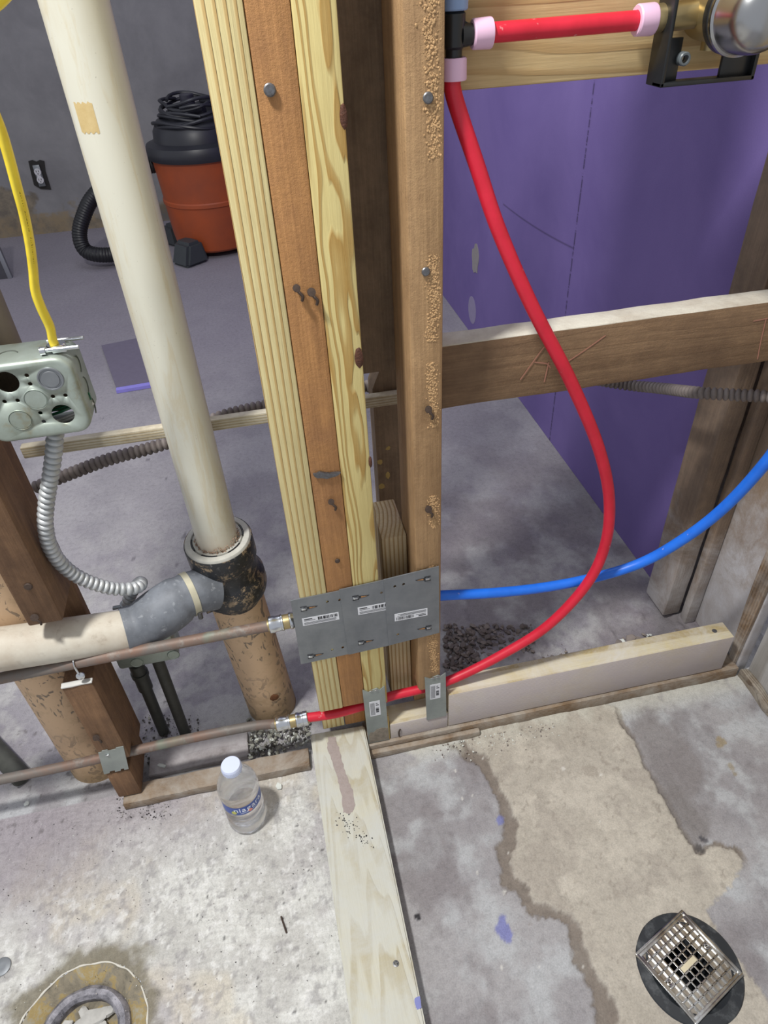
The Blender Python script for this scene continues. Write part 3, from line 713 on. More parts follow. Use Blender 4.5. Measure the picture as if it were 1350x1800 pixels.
# horizontal white pipe and rubber elbow
A = W(-60, 1150, .013); B = W(222, 1108, .040)
t = thing('branch_pipe', 'off-white plastic branch pipe running left from the grey rubber elbow', 'pipe', B)
m = M('dusty_white_pvc', .6); c = m.mix(m.ramp(m.noise(14, 6, .7), [(.35, 0.0), (.65, 1.0)]), '#c6c1b4', '#b3a898')
c = m.mix(m.ramp(m.noise(60, 5, .7), [(.58, 0.0), (.72, .5)]), c, '#8d7f70'); m.color(c)
bm = NB(); cyl(bm, A+(A-B)*.45, B+(B-A)*.05, .0302, n=48); mk('pipe_body', bm, m.m, t)
m = M('dusty_grey_rubber', .6); n_ = m.noise(26, 6, .65); c = m.mix(m.ramp(n_, [(.35, 0.0), (.65, 1.0)]), '#777c84', '#5d6168')
c = m.mix(m.ramp(m.noise(110, 4), [(.6, 0.0), (.72, .7)]), c, '#9da1a6'); m.color(c); m.bump(n_, .3, .001); mt_rub = m.m
t = thing('rubber_elbow', 'dusty grey rubber elbow joining the white branch pipe to the black hub', 'pipe fitting', B)
pts = crom([B+Vector((-.003, 0, 0)), W(245, 1100, .046), W(285, 1075, .056), W(318, 1052, .066), W(345, 1040, .075), W(376, 1034, .086)], .003)
Ltot = sum((b2-a2).length for a2, b2 in zip(pts, pts[1:]))
def rf(s):
    u = s/Ltot
    if u < .20: return .0335
    if u < .26: return .0335 + (u-.20)/.06*.002
    if u < .62: return .0355 + .0015*math.sin((u-.26)/.36*PI)
    if u < .66: return .0355 - (u-.62)/.04*.003
    return .0325
bm = NB(); tube(bm, pts, .034, 40, rf=rf); mk('elbow_body', bm, mt_rub, t)
k_ = int(len(pts)*.72); cc = pts[k_]; dd = (pts[k_+1]-pts[k_-1]).normalized()
bm = NB(); lathe(bm, [(.0327, -.0045), (.0338, -.0045), (.0338, .0045), (.0327, .0045)], cc, dd, 48)
bm2 = mk('hose_clamp', bm, plain('worn_band', '#c2bda6', .4, .3), t, label='pale band clamp')
bm = NB(); u_, v_ = frame(dd); 
sc = cc + (Vector((.3, -.75, -.45)).normalized())*.036
cyl(bm, sc-dd.cross(Vector((0, -1, 0))).normalized()*.006, sc+dd.cross(Vector((0, -1, 0))).normalized()*.006, .0035, n=12); o_ = mk('clamp_screw', bm, mt_nail, bm2)
seam = [p + Vector((.1, -.35, -.95)).normalized()*(rf(i*Ltot/len(pts))+.0004) for i, p in enumerate(pts)][8:-14]
bm = NB(); tube(bm, seam, .0012, 8); mk('mould_seam', bm, mt_rub, t)

# ================================================================== COPPER AND PEX
m = M('tarnished_copper', .6, .25)
n_ = m.noise(14, 6, .7, .5); c = m.mix(m.ramp(n_, [(.35, 0.0), (.6, 1.0)]), '#7d6152', '#706a65')
c = m.mix(m.ramp(m.noise(22, 5, .7, vec=m.map(loc=(4, 4, 4))), [(.55, 0.0), (.66, .75)]), c, '#8d8a84'); 
c = m.mix(m.ramp(m.noise(7, 3, .6, vec=m.map(loc=(8, 1, 2))), [(.60, 0.0), (.68, .7)]), c, '#6f8f80')
m.color(c); m.bump(n_, .3, .001); mt_cop = m.m
mt_chrome = M('nickel_plated', .22, 1.0).color('#c9ccd0').m
mt_brass = M('brass', .42, .85).color('#ab9a72').m
def coupling(name, label, a, b, ra, parentlab=None, lst=(0, .42, .58, 1)):
    t = thing(name, label, 'pipe fitting', a.lerp(b, .5))
    d_ = (b-a); L = d_.length; bm = NB()
    lathe(bm, [(.0085, 0), (ra*.93, 0), (ra, .001), (ra, L*.16), (ra*.93, L*.20), (ra*.93, L*.36), (ra, L*.38), (ra, L*.42), (ra*.9, L*.44)], a, d_, 32)
    lathe(bm, [(ra*.9, L*.62), (ra, L*.64), (ra, L*.70), (ra*.93, L*.73), (ra*.93, L*.84), (ra, L*.86), (ra, L-.001), (ra*.93, L), (.0085, L)], a, d_, 32)
    mk('collar', bm, mt_chrome, t, label='shiny silver collars')
    bm = NB(); lathe(bm, [(.0082, -.0025), (ra*.72, -.0025), (ra*.78, 0), (ra*.86, L*.3), (ra*.88, L*.44), (ra*.88, L*.6), (ra*.78, L), (ra*.7, L+.0025), (.0082, L+.0025)], a, d_, 32)
    mk('brass_body', bm, mt_brass, t, label='brass middle and ends')
    return t
# lower run
la = W(-260, 1426, .018); lb = W(495, 1272, .016)
t = thing('copper_pipe', 'tarnished greenish copper pipe, lower of the two, near the floor', 'pipe', la)
bm = NB(); tube(bm, crom([la, W(-60, 1383, .018), W(100, 1350, .018), W(300, 1305, .018), W(440, 1277, .018), lb], .01), .0080, 20); mk('pipe_body', bm, mt_cop, t)
coupling('push_coupling', 'silver push-fit coupling joining lower copper pipe to red tube', W(486, 1273, .016), W(541, 1262, .015), .0125)
ua = W(-260, 1249, .004); ub = W(478, 1099, .012)
t = thing('copper_pipe', 'brownish tarnished copper pipe crossing in front of the white branch pipe', 'pipe', ua)
bm = NB(); tube(bm, crom([ua, W(-60, 1205, .006), W(140, 1164, .008), W(300, 1133, .010), ub], .01), .0082, 20); mk('pipe_body', bm, mt_cop, t)
coupling('push_coupling', 'silver push-fit coupling tucked behind the big nail plates', W(473, 1099, .013), W(530, 1087, .014), .0125)
bm = NB(); q = W(133, 1164, .008)
tube(bm, [q+Vector((0, math.cos(a_)*.0092, math.sin(a_)*.0092)) for a_ in np.linspace(0, 2*PI, 25)[:-1]]+[q+Vector((0, .0092, 0))], .0012, 6, cap=False)
tube(bm, [q+Vector((.0, -.009, 0)), q+Vector((.001, -.010, -.012)), q+Vector((.001, -.008, -.02))], .0014, 6)
lathe(bm, [(0, 0), (.006, 0), (.006, .002), (.004, .0035), (0, .004)], q+Vector((.001, -.007, -.021)), (0, -1, .3), 20)
single('pipe_strap', bm, mt_chrome, 'small metal strap with round button holding the upper copper pipe', 'bracket', q)

def pexmat(name, c1, c2):
    m = M(name, .42); m.color(m.mix(m.ramp(m.noise(30, 4), [(.4, 0.0), (.7, 1.0)]), c1, c2)); d = m.ramp(m.noise(60, 5, .7), [(.66, 0.0), (.74, .5)])
    m.color(m.mix(d, m.mix(m.ramp(m.noise(30, 4), [(.4, 0.0), (.7, 1.0)]), c1, c2), '#d9c6c6')); return m.m
mt_red = pexmat('red_pex', '#cf1f38', '#c0182f'); mt_blu = pexmat('blue_pex', '#1c6fe0', '#1763d0')
TX = .2065; TY = .026
tee = Vector((TX, TY, W(808, 62, TY).z))
red = [Vector((TX, TY, tee.z-.028)), Vector((TX+.0005, TY, tee.z-.045)), W(838, 290, .02), W(878, 408, .012), W(936, 540, .006), W(1004, 672, .004), W(1053, 790, .006), W(1071, 880, .009), W(1063, 960, .010), W(1029, 1030, .010),
       W(960, 1102, .014), (W(880, 1152, .017)), W(800, 1192, .018), W(745, 1210, .018), W(690, 1223, .018), W(640, 1240, .016), W(590, 1254, .014), W(538, 1262, .014)]
t = thing('red_tube', 'long curved red plastic water tube hanging from the black tee', 'pipe', red[-1])
bm = NB(); tube(bm, crom(red, .004), .0080, 24); mk('tube_body', bm, mt_red, t)
VXE = W(1150, 33, .026).x+.060+.050
blue = [W(700, 1052, .030), W(772, 1047, .030), W(870, 1042, .032), W(960, 1032, .032), W(1050, 1014, .028), W(1130, 988, .015), W(1205, 945, -.008), W(1275, 890, -.03), W(1350, 808, -.055), W(1410, 720, -.06), Vector((.70, -.05, .80)), Vector((.70, -.02, .93)), Vector((.645, .015, 1.03)), Vector((.56, .024, 1.052)), Vector((VXE, .021, 1.053))]
bm = NB(); tube(bm, crom(blue, .004), .0080, 24); single('blue_tube', bm, mt_blu, 'blue plastic water tube sweeping right from behind the nail plates', 'pipe', blue[0])
# tee and rings
mt_fit = M('black_polymer', .35).color('#1b1d1f').m
mt_ring = M('milky_pink_sleeve', .35); mt_ring.color('#dcb6d0'); mt_ring = mt_ring.m
mt_ringb = M('milky_blue_sleeve', .35).color('#7f96bb').m
t = thing('pipe_tee', 'black plastic tee fitting joining the red tubes beside the tan stud', 'pipe fitting', tee)
bm = NB(); zt = tee.z
cyl(bm, (TX, TY, zt-.034), (TX, TY, zt+.04), .0074, n=28); cyl(bm, (TX, TY, zt-.010), (TX, TY, zt+.018), .0098, n=28, bev=.002)
BR = (W(850, 62, TY-.004)-tee).normalized(); brd = Vector((1, 0, 0))
cyl(bm, tee, tee+brd*.042, .0072, n=28); cyl(bm, tee+brd*.006, tee+brd*.017, .0098, .0082, n=28)
poly(bm, [tee+Vector(v) for v in ((.004, -.002, .014), (.016, -.002, .006), (.016, -.002, .0), (.004, -.002, .0))], (0, .004, 0))
mk('tee_body', bm, mt_fit, t)
def sleeve(a, d_, L, mat, parent, nm='pipe_sleeve', lab=None, r=.0118):
    bm = NB(); lathe(bm, [(.0081, 0), (r-.001, 0), (r, .0012), (r*1.03, L-.0015), (r, L), (.0081, L)], a, d_, 32); return mk(nm, bm, mat, parent, label=lab)
sleeve(tee+Vector((0, 0, -.016)), Vector((0, 0, -1)), .0175, mt_ring, t, lab='milky pink sleeve')
sleeve(tee+Vector((.0165, 0, 0)), brd, .0175, mt_ring, t, lab='milky pink sleeve')
sleeve(tee+Vector((0, 0, .018)), Vector((0, 0, 1)), .02, mt_ringb, t, lab='milky blue sleeve')
bm = NB(); cyl(bm, tee+Vector((0, 0, .036)), tee+Vector((0, 0, .3)), .0078, n=24)
single('supply_tube', bm, mt_red, 'tube continuing up from the milky blue sleeve', 'pipe', tee+Vector((0, 0, .036)))
VY = TY
ve = Vector((W(1150, 33, VY).x, VY, zt)); 
t = thing('red_tube', 'short straight red water tube running from the tee to the shower valve', 'pipe', tee+Vector((.02, 0, 0)))
bm = NB(); cyl(bm, tee+Vector((.020, 0, 0)), Vector((ve.x-.004, VY, zt+.001)), .0080, n=28); mk('tube_body', bm, mt_red, t)

# ---- shower valve
VC = Vector((ve.x+.060, VY-.005, zt+.004))
t = thing('shower_valve', 'brass shower valve with chrome dome and black bracket at top right', 'valve', VC)
sleeve(Vector((ve.x-.018, VY, zt+.001)), Vector((1, 0, 0)), .017, mt_ring, t, lab='milky pink sleeve', r=.0125)
bm = NB(); cyl(bm, (ve.x-.002, VY, zt+.001), VC, .0115, n=28, bev=.001)
cyl(bm, VC+Vector((0, .022, 0)), VC+Vector((0, -.030, 0)), .0235, .0265, 40, bev=.002)
cyl(bm, VC, VC+Vector((.05, 0, 0)), .0115, n=28); cyl(bm, VC, VC+Vector((0, 0, .07)), .0115, n=28); cyl(bm, VC+Vector((.0, 0, -.03)), VC, .009, n=28)
mk('valve_body', bm, mt_brass, t)
DV = Vector((.0, -1, 0)); p0 = VC+Vector((0, -.030, 0))
bm = NB(); lathe(bm, [(.018, -.004), (.0305, -.004), (.0318, -.002), (.0318, .005), (.030, .007), (.018, .007)], p0, DV, 48); mk('rubber_ring', bm, mt_fit, t)
bm = NB(); lathe(bm, [(.018, .006), (.0315, .006), (.0328, .008), (.0328, .012), (.0308, .0135), (.0302, .016), (.0296, .032), (.027, .041), (.021, .048), (.011, .052), (0, .053)], p0, DV, 64); mk('chrome_dome', bm, M('dull_chrome', .25, 1.0).color('#a9aaab').m, t)
by = .006; bL = W(1160, 155, by); bR_ = W(1325, 140, by)
x0, x1, z0 = bL.x, bR_.x, (bL.z+bR_.z)/2
bm = NB()
box(bm, (x0, by, z0), (x0+.004, .034, z0+.12), .001)            # left flange standing out
box(bm, (x0+.0035, .014, z0+.003), (x0+.020, .018, z0+.038), .0006)
box(bm, (x0, by, z0), (x1, .022, z0+.004), .001)               # bottom bar
box(bm, (x1-.034, .012, z0+.002), (x1, .016, z0+.034), .0006)
box(bm, (x1-.004, by, z0), (x1, .034, z0+.12), .001)
box(bm, (x1-.026, .012, z0+.03), (x1-.018, .016, z0+.04), .0004)
mk('mounting_bracket', bm, mt_fit, t, label='black plastic bracket')
q = W(1200, 103, .012); bm = NB(); lathe(bm, [(.0030, .0), (.0058, .0), (.0058, .008), (.0050, .009), (.0034, .009), (.0032, .002)], q+Vector((0, .004, 0)), (0, -1, 0), 24); mk('screw_boss', bm, plain('grey_plastic', '#5d6468', .4), t)

# ================================================================== NAIL PLATES
m = M('galvanised_grey', .42, .6); n_ = m.noise(25, 5, .6); c = m.mix(m.ramp(n_, [(.3, 0.0), (.7, 1.0)]), '#8c9094', '#777b80')
X, Y, Z = m.sep(); wv = m.math('SINE', m.math('MULTIPLY', m.math('ADD', m.math('MULTIPLY', Z, 1.0), m.math('MULTIPLY', X, .7)), 700))
m.color(c); m.rough(m.ramp(m.noise(60, 4), [(.3, .35), (.7, .55)])); mt_galv = m.m
m = M('zinc_sage', .5, .45); m.color(m.mix(m.ramp(m.noise(20, 5), [(.35, 0.0), (.65, 1.0)]), '#a3aaa6', '#8f9693')); mt_zinc = m.m
mt_lab = plain('sticker_paper', '#d9dbe0', .6, var=.04); mt_ink = plain('sticker_ink', '#26272b', .6)
def sticker(parent, C, w_, h_, y, ang=0.0, flip=False, vert=False):
    """white sticker with a barcode and rows of small print"""
    Rm = Matrix.Rotation(ang, 4, 'Y')
    bm = NB(); box(bm, (C.x-w_/2, y-.0003, C.z-h_/2), (C.x+w_/2, y, C.z+h_/2), 0, Rm, C); o = mk('sticker', bm, mt_lab, parent, label='white barcode sticker')
    bm = NB(); rr = random.Random(int(C.x*9999)); s_ = -1 if flip else 1
    def q(u0, v0, u1, v1):
        a_, b_ = sorted((u0*s_, u1*s_)); c_, d2 = sorted((v0*s_, v1*s_))
        box(bm, (C.x+a_*w_/2, y-.0005, C.z+c_*h_/2), (C.x+b_*w_/2, y-.0003, C.z+d2*h_/2), 0, Rm, C)
    if vert:
        v = -.55
        while v < .05:
            q(.15, v, .7, v+.03+rr.random()*.03); v += .06+rr.random()*.05
        for k in range(7): q(-.82+k*.12, -.85, -.78+k*.12, .8)
        q(.2, .4, .75, .5); q(.2, .65, .55, .72)
    else:
        u = -.15
        while u < .9:
            q(u, .0, u+.02+rr.random()*.025, .75); u += .035+rr.random()*.05
        q(-.9, .5, -.45, .72); q(-.9, .2, -.3, .28)
        for k in range(3): q(-.92, -.3-k*.22, .9-rr.random()*.3, -.24-k*.22)
    mk('print', bm, mt_ink, o)
def nail_plate(label, px, y, nslots, stk=None, flip=False, group=None):
    cs = [W(a, b, y) for a, b in px]; C = sum(cs, Vector())/4
    w_ = ((cs[1]-cs[0]).length+(cs[2]-cs[3]).length)/2; h_ = ((cs[3]-cs[0]).length+(cs[2]-cs[1]).length)/2
    t = thing('nail_plate', label, 'metal plate', C, group)
    ux = (cs[1]-cs[0]+cs[2]-cs[3])/2; uz = (cs[0]-cs[3]+cs[1]-cs[2])/2
    P_ = lambda u, v: C + ux*u/2 + uz*v/2
    holes = []; bm = NB()
    out = [(-1, -1), (1, -1), (1, 1), (-1, 1)]
    hs = []
    for (u, v, ru, rv) in nslots: hs.append([(u+ru*math.cos(a_), v+rv*math.sin(a_)) for a_ in np.linspace(0, 2*PI, 13)[:-1]])
    holed(bm, out, hs, lambda u, v: P_(u, v))
    r = bmesh.ops.extrude_face_region(bm, geom=bm.faces[:]); bmesh.ops.translate(bm, vec=(0, .0014, 0), verts=[g for g in r['geom'] if isinstance(g, bmesh.types.BMVert)])
    bmesh.ops.recalc_face_normals(bm, faces=bm.faces)
    mk('plate_body', bm, mt_galv, t, ang=20)
    return t, P_, w_, h_, C
def prongs(t, P_, spots, y):
    for u, v, s_ in spots:
        q = P_(u, v)
        for za, zb in ((.0030, .0046), (-.0046, -.0030)):
            bm = NB(); box(bm, q+Vector((-.0055, -.0006, za)), q+Vector((.0035, .0002, zb))); mk('prong_slot', bm, mt_ink, t)
        bm = NB(); poly(bm, [q+Vector(p) for p in ((.0035*s_, .0002, .0026), (.0035*s_, .0002, -.0026), (.017*s_, .0002, -.0004), (.019*s_, .0002, .0012))], (0, -.0006, 0)); mk('prong_opening', bm, mt_ink, t)
        bm = NB(); poly(bm, [q+Vector(p) for p in ((.007*s_, -.0003, .0012), (.007*s_, -.0003, -.0010), (.016*s_, -.0003, .0003))], (0, -.0004, 0)); mk('bare_wood_tip', bm, mt_orange, t)
        bm = NB(); box(bm, q+Vector((-.0042, -.0018, -.0018)), q+Vector((.0018, -.0002, .0018)), .0003); mk('prong', bm, mt_chrome, t)
def rh(u, v): return (u, v, .055, .038)
GP = 'large nail plates over the post'
t, P_, w_, h_, C = nail_plate('large grey nail plate, leftmost of three across the post', [(513, 1056), (604, 1037), (618, 1149), (527, 1168)], -.0016, [rh(.32, .76), rh(.78, .74), rh(.30, -.74), rh(.72, -.74)])
prongs(t, P_, [(-.55, .70, 1), (-.55, -.80, 1)], 0); sticker(t, P_(.0, .30), .053, .0155, -.0017, -.0)
t, P_, w_, h_, C = nail_plate('large grey nail plate, middle one of three across the post', [(597, 1037.5), (680, 1018), (690, 1134), (612, 1150.5)], -.0030, [rh(.72, .66)])
prongs(t, P_, [(-.35, .68, 1), (-.35, -.70, 1)], 0); sticker(t, P_(.38, .26), .050, .0155, -.0031, -.0)
t, P_, w_, h_, C = nail_plate('large grey nail plate, rightmost of three, nearest the blue tube', [(675, 1019), (771, 996), (773, 1112), (683, 1135)], -.0044, [rh(-.62, .74), rh(-.30, .74), rh(-.62, -.72)])
prongs(t, P_, [(.60, .74, -1), (.60, -.74, -1)], 0); sticker(t, P_(-.08, -.20), .050, .0155, -.0045, 0, True)
def small_plate(label, px, y, curl=True, stain=False):
    cs = [W(a, b, y) for a, b in px]; C = sum(cs, Vector())/4
    t = thing('nail_guard', label, 'metal plate', C)
    ux = (cs[1]-cs[0]+cs[2]-cs[3])/2; uz = (cs[0]-cs[3]+cs[1]-cs[2])/2
    P_ = lambda u, v: C + ux*u/2 + uz*v/2
    out = [(-1, -1), (1, -1), (1, 1), (.55, .90), (.30, .97), (-.25, .93), (-.45, .88), (-1, 1)] if curl else [(-1, -1), (-.55, -1), (-.5, -.86), (-.1, -.86), (-.1, -1), (.35, -1), (.4, -.86), (.65, -.86), (.65, -1), (1, -1), (1, 1), (.4, 1), (.35, .9), (-.2, .9), (-.25, 1), (-.7, 1), (-.75, .9), (-1, .9)]
    bm = NB(); poly(bm, [P_(u, v) for u, v in out], (0, .0014, 0)); mk('plate_body', bm, mt_zinc, t, ang=20)
    for u in ((-.25, .2) if curl else (-.35,)):
        bm = NB(); q = P_(u, .93 if curl else .62); box(bm, q+Vector((-.0025, -.002, -.0012)), q+Vector((.0025, .0, .0012)), .0004); mk('prong', bm, mt_chrome, t)
    if curl:
        sticker(t, P_(-.05, .28), .018, .040, y-.0001, -.0, False, True)
        if stain:
            mtp = plain('putty_smear', '#8f8577', .9, var=.4, vs=150, bump=.6)
            bm = NB(); pts = [P_(u, v) for u, v in ((-.9, -.96), (.95, -.96), (.95, -.52), (.4, -.48), (-.1, -.5), (-.4, -.6), (-.7, -.58), (-.92, -.7))]; poly(bm, [p+Vector((0, -.0002, 0)) for p in pts], (0, -.0006, 0)); mk('putty_smear', bm, mtp, t, label='brown putty smear')
    return t
small_plate('small zinc nail guard with smeared foot, under the yellow stud of the post', [(637, 1213), (676, 1206), (684, 1300), (648, 1307)], -.0016, True, True)
small_plate('small zinc nail guard under the tan stud, where the red tube passes', [(747, 1191), (783, 1183), (785, 1258), (750, 1266)], -.0016, True, False)
small_plate('small square zinc nail guard on the brown stud at left', [(172, 1322), (217, 1312), (226, 1352), (183, 1361)], .0045-.006, False)

# ================================================================== JUNCTION BOX AND FLEX CONDUITS
m = M('zinc_box_steel', .42, .5); n_ = m.noise(16, 6, .65); c = m.mix(m.ramp(n_, [(.35, 0.0), (.65, 1.0)]), '#aab5ae', '#8e978c')
c = m.mix(m.ramp(m.noise(30, 6, .7), [(.56, 0.0), (.70, .7)]), c, '#8a7f62'); m.color(c); mt_boxs = m.m
yb = .0
def rrect(x0, x1, z0, z1, r, n=6):
    out = []
    for cx, cz, a0 in ((x1-r, z1-r, 0), (x0+r, z1-r, PI/2), (x0+r, z0+r, PI), (x1-r, z0+r, 3*PI/2)):
        for k in range(n+1): a_ = a0+PI/2*k/n; out.append((cx+r*math.cos(a_), cz+r*math.sin(a_)))
    return out
bxr = W(146, 700, yb).x; bzt = W(110, 628, yb).z; bzb = W(110, 766, yb).z; bxl = bxr-.104
JC = Vector(((bxl+bxr)/2, yb, (bzt+bzb)/2))
t = thing('junction_box', 'pale zinc steel junction box with round knockouts at the left edge', 'electrical box', JC)
yb2 = .05
u0 = lambda px, py: (lambda q: (q.x, q.z))(W(px, py, yb))
holes = [circ(*u0(12, 672), .0115), circ(*u0(111, 728), .0112)] + [circ(*u0(a, b), .0022, 12) for a, b in ((47, 660), (53, 675), (8, 706), (31, 704), (93, 697), (115, 695), (71, 726), (77, 741))]
holes[1] = [(x, z) for x, z in holes[1]]
out0 = rrect(bxl+.005, bxr-.005, bzb+.005, bzt-.005, .012)
bm = NB(); holed(bm, out0, holes, lambda x, z: Vector((x, yb, z)))
rings = [[Vector((x, yb, z)) for x, z in out0]]
for k in range(1, 5):
    a_ = PI/2*k/4; rings.append([Vector((x, yb+.005*(1-math.cos(a_)), z)) for x, z in rrect(bxl+.005*(1-math.sin(a_)), bxr-.005*(1-math.sin(a_)), bzb+.005*(1-math.sin(a_)), bzt-.005*(1-math.sin(a_)), .012+.005*math.sin(a_))])
rings.append([Vector((x, yb2, z)) for x, z in rrect(bxl, bxr, bzb, bzt, .017)])
vr = [[bm.verts.new(p) for p in r_] for r_ in rings]
for A_, B_ in zip(vr, vr[1:]):
    for k in range(len(A_)): bm.faces.new((A_[k], A_[(k+1) % len(A_)], B_[(k+1) % len(A_)], B_[k]))
bmesh.ops.remove_doubles(bm, verts=bm.verts, dist=.00001); bmesh.ops.recalc_face_normals(bm, faces=bm.faces)
o = mk('box_shell', bm, mt_boxs, t); md = o.modifiers.new('thickness', 'SOLIDIFY'); md.thickness = .0012; md.offset = -1
# the inside is closed by the wall cover on the far side
bm = NB(); box(bm, (bxl+.006, yb2-.004, bzb+.006), (bxr-.006, yb2-.001, bzt-.006)); mk('rear_cover', bm, mt_dark, t)
def knockout(px, py, r, raised=0.0, ringr=None, y=yb):
    q = W(px, py, y); bm = NB()
    if raised: lathe(bm, [(r*1.45, .0), (r*1.4, .0012), (r*1.25, .0012), (r*1.2, .0004), (r, .0004), (r*.95, raised), (0, raised)], q, (0, -1, 0), 40)
    else: lathe(bm, [(r*1.06, .0), (r*1.03, .0009), (r, .0001), (r*.97, -.0), (r*.94, .0006), (0, .0007)], q, (0, -1, 0), 40)
    mk('knockout', bm, mt_boxs if not raised else mt_galv, t)
knockout(89, 666, .0088, .0014); knockout(63, 702, .0108); knockout(36, 738, .0108)
# side and top knockout slots
mt_slot = plain('box_slot', '#4d524c', .7)
for zc, sc_ in ((bzt-.02, 1), (bzt-.045, 1), (bzt-.07, 1)):
    bm = NB(); tube(bm, [Vector((bxr+.0002, .022+math.cos(a_)*.010, zc+math.sin(a_)*.010)) for a_ in np.linspace(-1.2, 1.2, 12)], .0007, 6); mk('knockout_slot', bm, mt_slot, t)
for xc in (bxr-.062, bxr-.095):
    bm = NB(); tube(bm, [Vector((xc+math.cos(a_)*.010, .022+math.sin(a_)*.010, bzt+.0002)) for a_ in np.linspace(.4, 2.9, 12)], .0007, 6); mk('knockout_slot', bm, mt_slot, t)
gw = W(111, 728, .012); mt_grw = M('green_insulation', .35).color('#1d5a3a').m; mt_whw = M('white_insulation', .35).color('#c9c6c0').m
for k in range(3):
    bm = NB(); tube(bm, crom([gw+Vector((-.03, .012+.004*k, -.008+.004*k)), gw+Vector((0, .004*k+.006, .001+.002*k)), gw+Vector((.03, .012, .008+.003*k))], .004), .0016, 8); mk('wire', bm, mt_grw, t, label='green insulated wire')
for k in range(2):
    bm = NB(); tube(bm, crom([gw+Vector((-.02, .010, -.014-.003*k)), gw+Vector((.01, .008, -.005-.003*k)), gw+Vector((.03, .014, .001))], .004), .0016, 8); mk('wire', bm, mt_whw, t, label='white insulated wire')

# clamp where the yellow cable enters
cq = W(97, 604, .022); cq.z = bzt
bm = NB(); cyl(bm, cq+Vector((0, 0, -.001)), cq+Vector((0, 0, .006)), .0095, n=24, bev=.001)
box(bm, cq+Vector((-.002, -.013, .001)), cq+Vector((.012, -.009, .006)), .001); box(bm, cq+Vector((-.002, .009, .001)), cq+Vector((.012, .013, .006)), .001)
cyl(bm, cq+Vector((-.010, -.011, .0045)), cq+Vector((.024, -.012, .0045)), .0021, n=10); cyl(bm, cq+Vector((-.010, .011, .0045)), cq+Vector((.026, .010, .0045)), .0021, n=10)
cyl(bm, cq+Vector((-.013, -.011, .0045)), cq+Vector((-.008, -.011, .0045)), .0042, n=14)
mk('cable_clamp', bm, mt_chrome, t)
# cable
mt_yel = M('yellow_cable_jacket', .4); mt_yel.color(mt_yel.mix(mt_yel.ramp(mt_yel.noise(25, 4), [(.45, 0.0), (.75, 1.0)]), '#ecd43c', '#cdb02c')); mt_yel = mt_yel.m
cab = [cq+Vector((0, 0, -.004)), cq+Vector((-.001, 0, .010)), W(88, 575, .020), W(72, 540, .016), W(62, 510, .014), W(58, 470, .012), W(52, 425, .008), W(42, 375, .004), W(30, 330, .0), W(14, 270, -.004), W(0, 225, -.006), W(-30, 150, -.006), W(-50, 80, -.004), W(-30, 30, 0), W(2, 0, .004), W(25, -25, .006)]
t2 = thing('electrical_cable', 'yellow flat electrical cable entering the top of the junction box', 'cable', cab[0])
cp_ = crom(cab, .003); bm = NB(); tube(bm, cp_, .0048, 20, sq=(1.25, .85)); mk('cable_jacket', bm, mt_yel, t2)
# printing on the jacket
mt_cink = plain('cable_ink', '#4d4310', .6)
def text_mesh(s, size, ext=.0001, font_shear=0):
    cu = bpy.data.curves.new('t', 'FONT'); cu.body = s; cu.size = size; cu.extrude = ext; cu.align_x = 'CENTER'; cu.align_y = 'CENTER'
    ob = bpy.data.objects.new('t', cu); COL.objects.link(ob); dg = bpy.context.evaluated_depsgraph_get(); dg.update()
    me = bpy.data.meshes.new_from_object(ob.evaluated_get(dg)); bpy.data.objects.remove(ob); bpy.data.curves.remove(cu); return me
def wrap_text(bm, s, size, place):
    """each letter set by place(i) -> matrix"""
    for i, ch in enumerate(s):
        if ch == ' ': continue
        me = text_mesh(ch, size); t_ = bmesh.new(); t_.from_mesh(me); bpy.data.meshes.remove(me)
        bmesh.ops.transform(t_, matrix=place(i), verts=t_.verts); merge(bm, t_)
cps = resample(cp_, .0033); st_i = min(range(len(cps)), key=lambda i: (cps[i]-W(60, 478, .013)).length)
bm = NB()
camp = Vector((0, -D, H))
def place(i):
    k = min(st_i+i, len(cps)-2); p = cps[k]; d_ = (cps[k+1]-cps[k-1]).normalized()
    n_ = (camp-p); n_ = (n_-d_*n_.dot(d_)).normalized(); side = d_.cross(n_)
    # letters read along the cable, on the side turned to the room
    n2 = (n_*.88 + (-side)*-.48).normalized() if False else n_
    y_ = n2.cross(d_)
    Mx = Matrix((d_, y_, n2)).transposed().to_4x4(); Mx.translation = p + n2*.0050
    return Mx
wrap_text(bm, '*** ROMEX(R) ENCORE WIRE', .0046, place)
mk('cable_printing', bm, mt_cink, t2, label='black printed lettering')

m = M('flex_aluminium', .45, .35); m.color(m.mix(m.ramp(m.noise(20, 4), [(.35, 0.0), (.65, 1.0)]), '#c3c6c8', '#a4a8aa')); mt_flex = m.m
m = M('flex_dusty', .7, .2); m.color(m.mix(m.ramp(m.noise(20, 5), [(.35, 0.0), (.65, 1.0)]), '#8a827e', '#6b625e')); mt_flexd = m.m
def flex(bm, ctrl, r, pitch, amp=.16):
    tube(bm, resample(crom(ctrl, .002), pitch/7), r, 20, rf=lambda s: r*(1+amp*(abs(math.sin(PI*s/pitch))**.7*2-1)))
fy = .030
fx = [W(97, 758, fy), W(95, 790, fy), W(90, 830, fy), W(82, 880, fy), W(80, 925, fy), W(90, 965, fy+.004), W(115, 998, fy+.01), W(150, 1020, fy+.016), W(195, 1034, fy+.024), W(228, 1035, .060), W(245, 1030, .072), W(247, 1024, .088), W(236, 1034, .098), W(227, 1052, .100), W(224, 1078, .100)]
t = thing('flex_conduit', 'shiny ribbed metal flex conduit looping down from the junction box', 'conduit', fx[0])
bm = NB(); flex(bm, fx, .0078, .0082, .24); mk('conduit_body', bm, mt_flex, t)
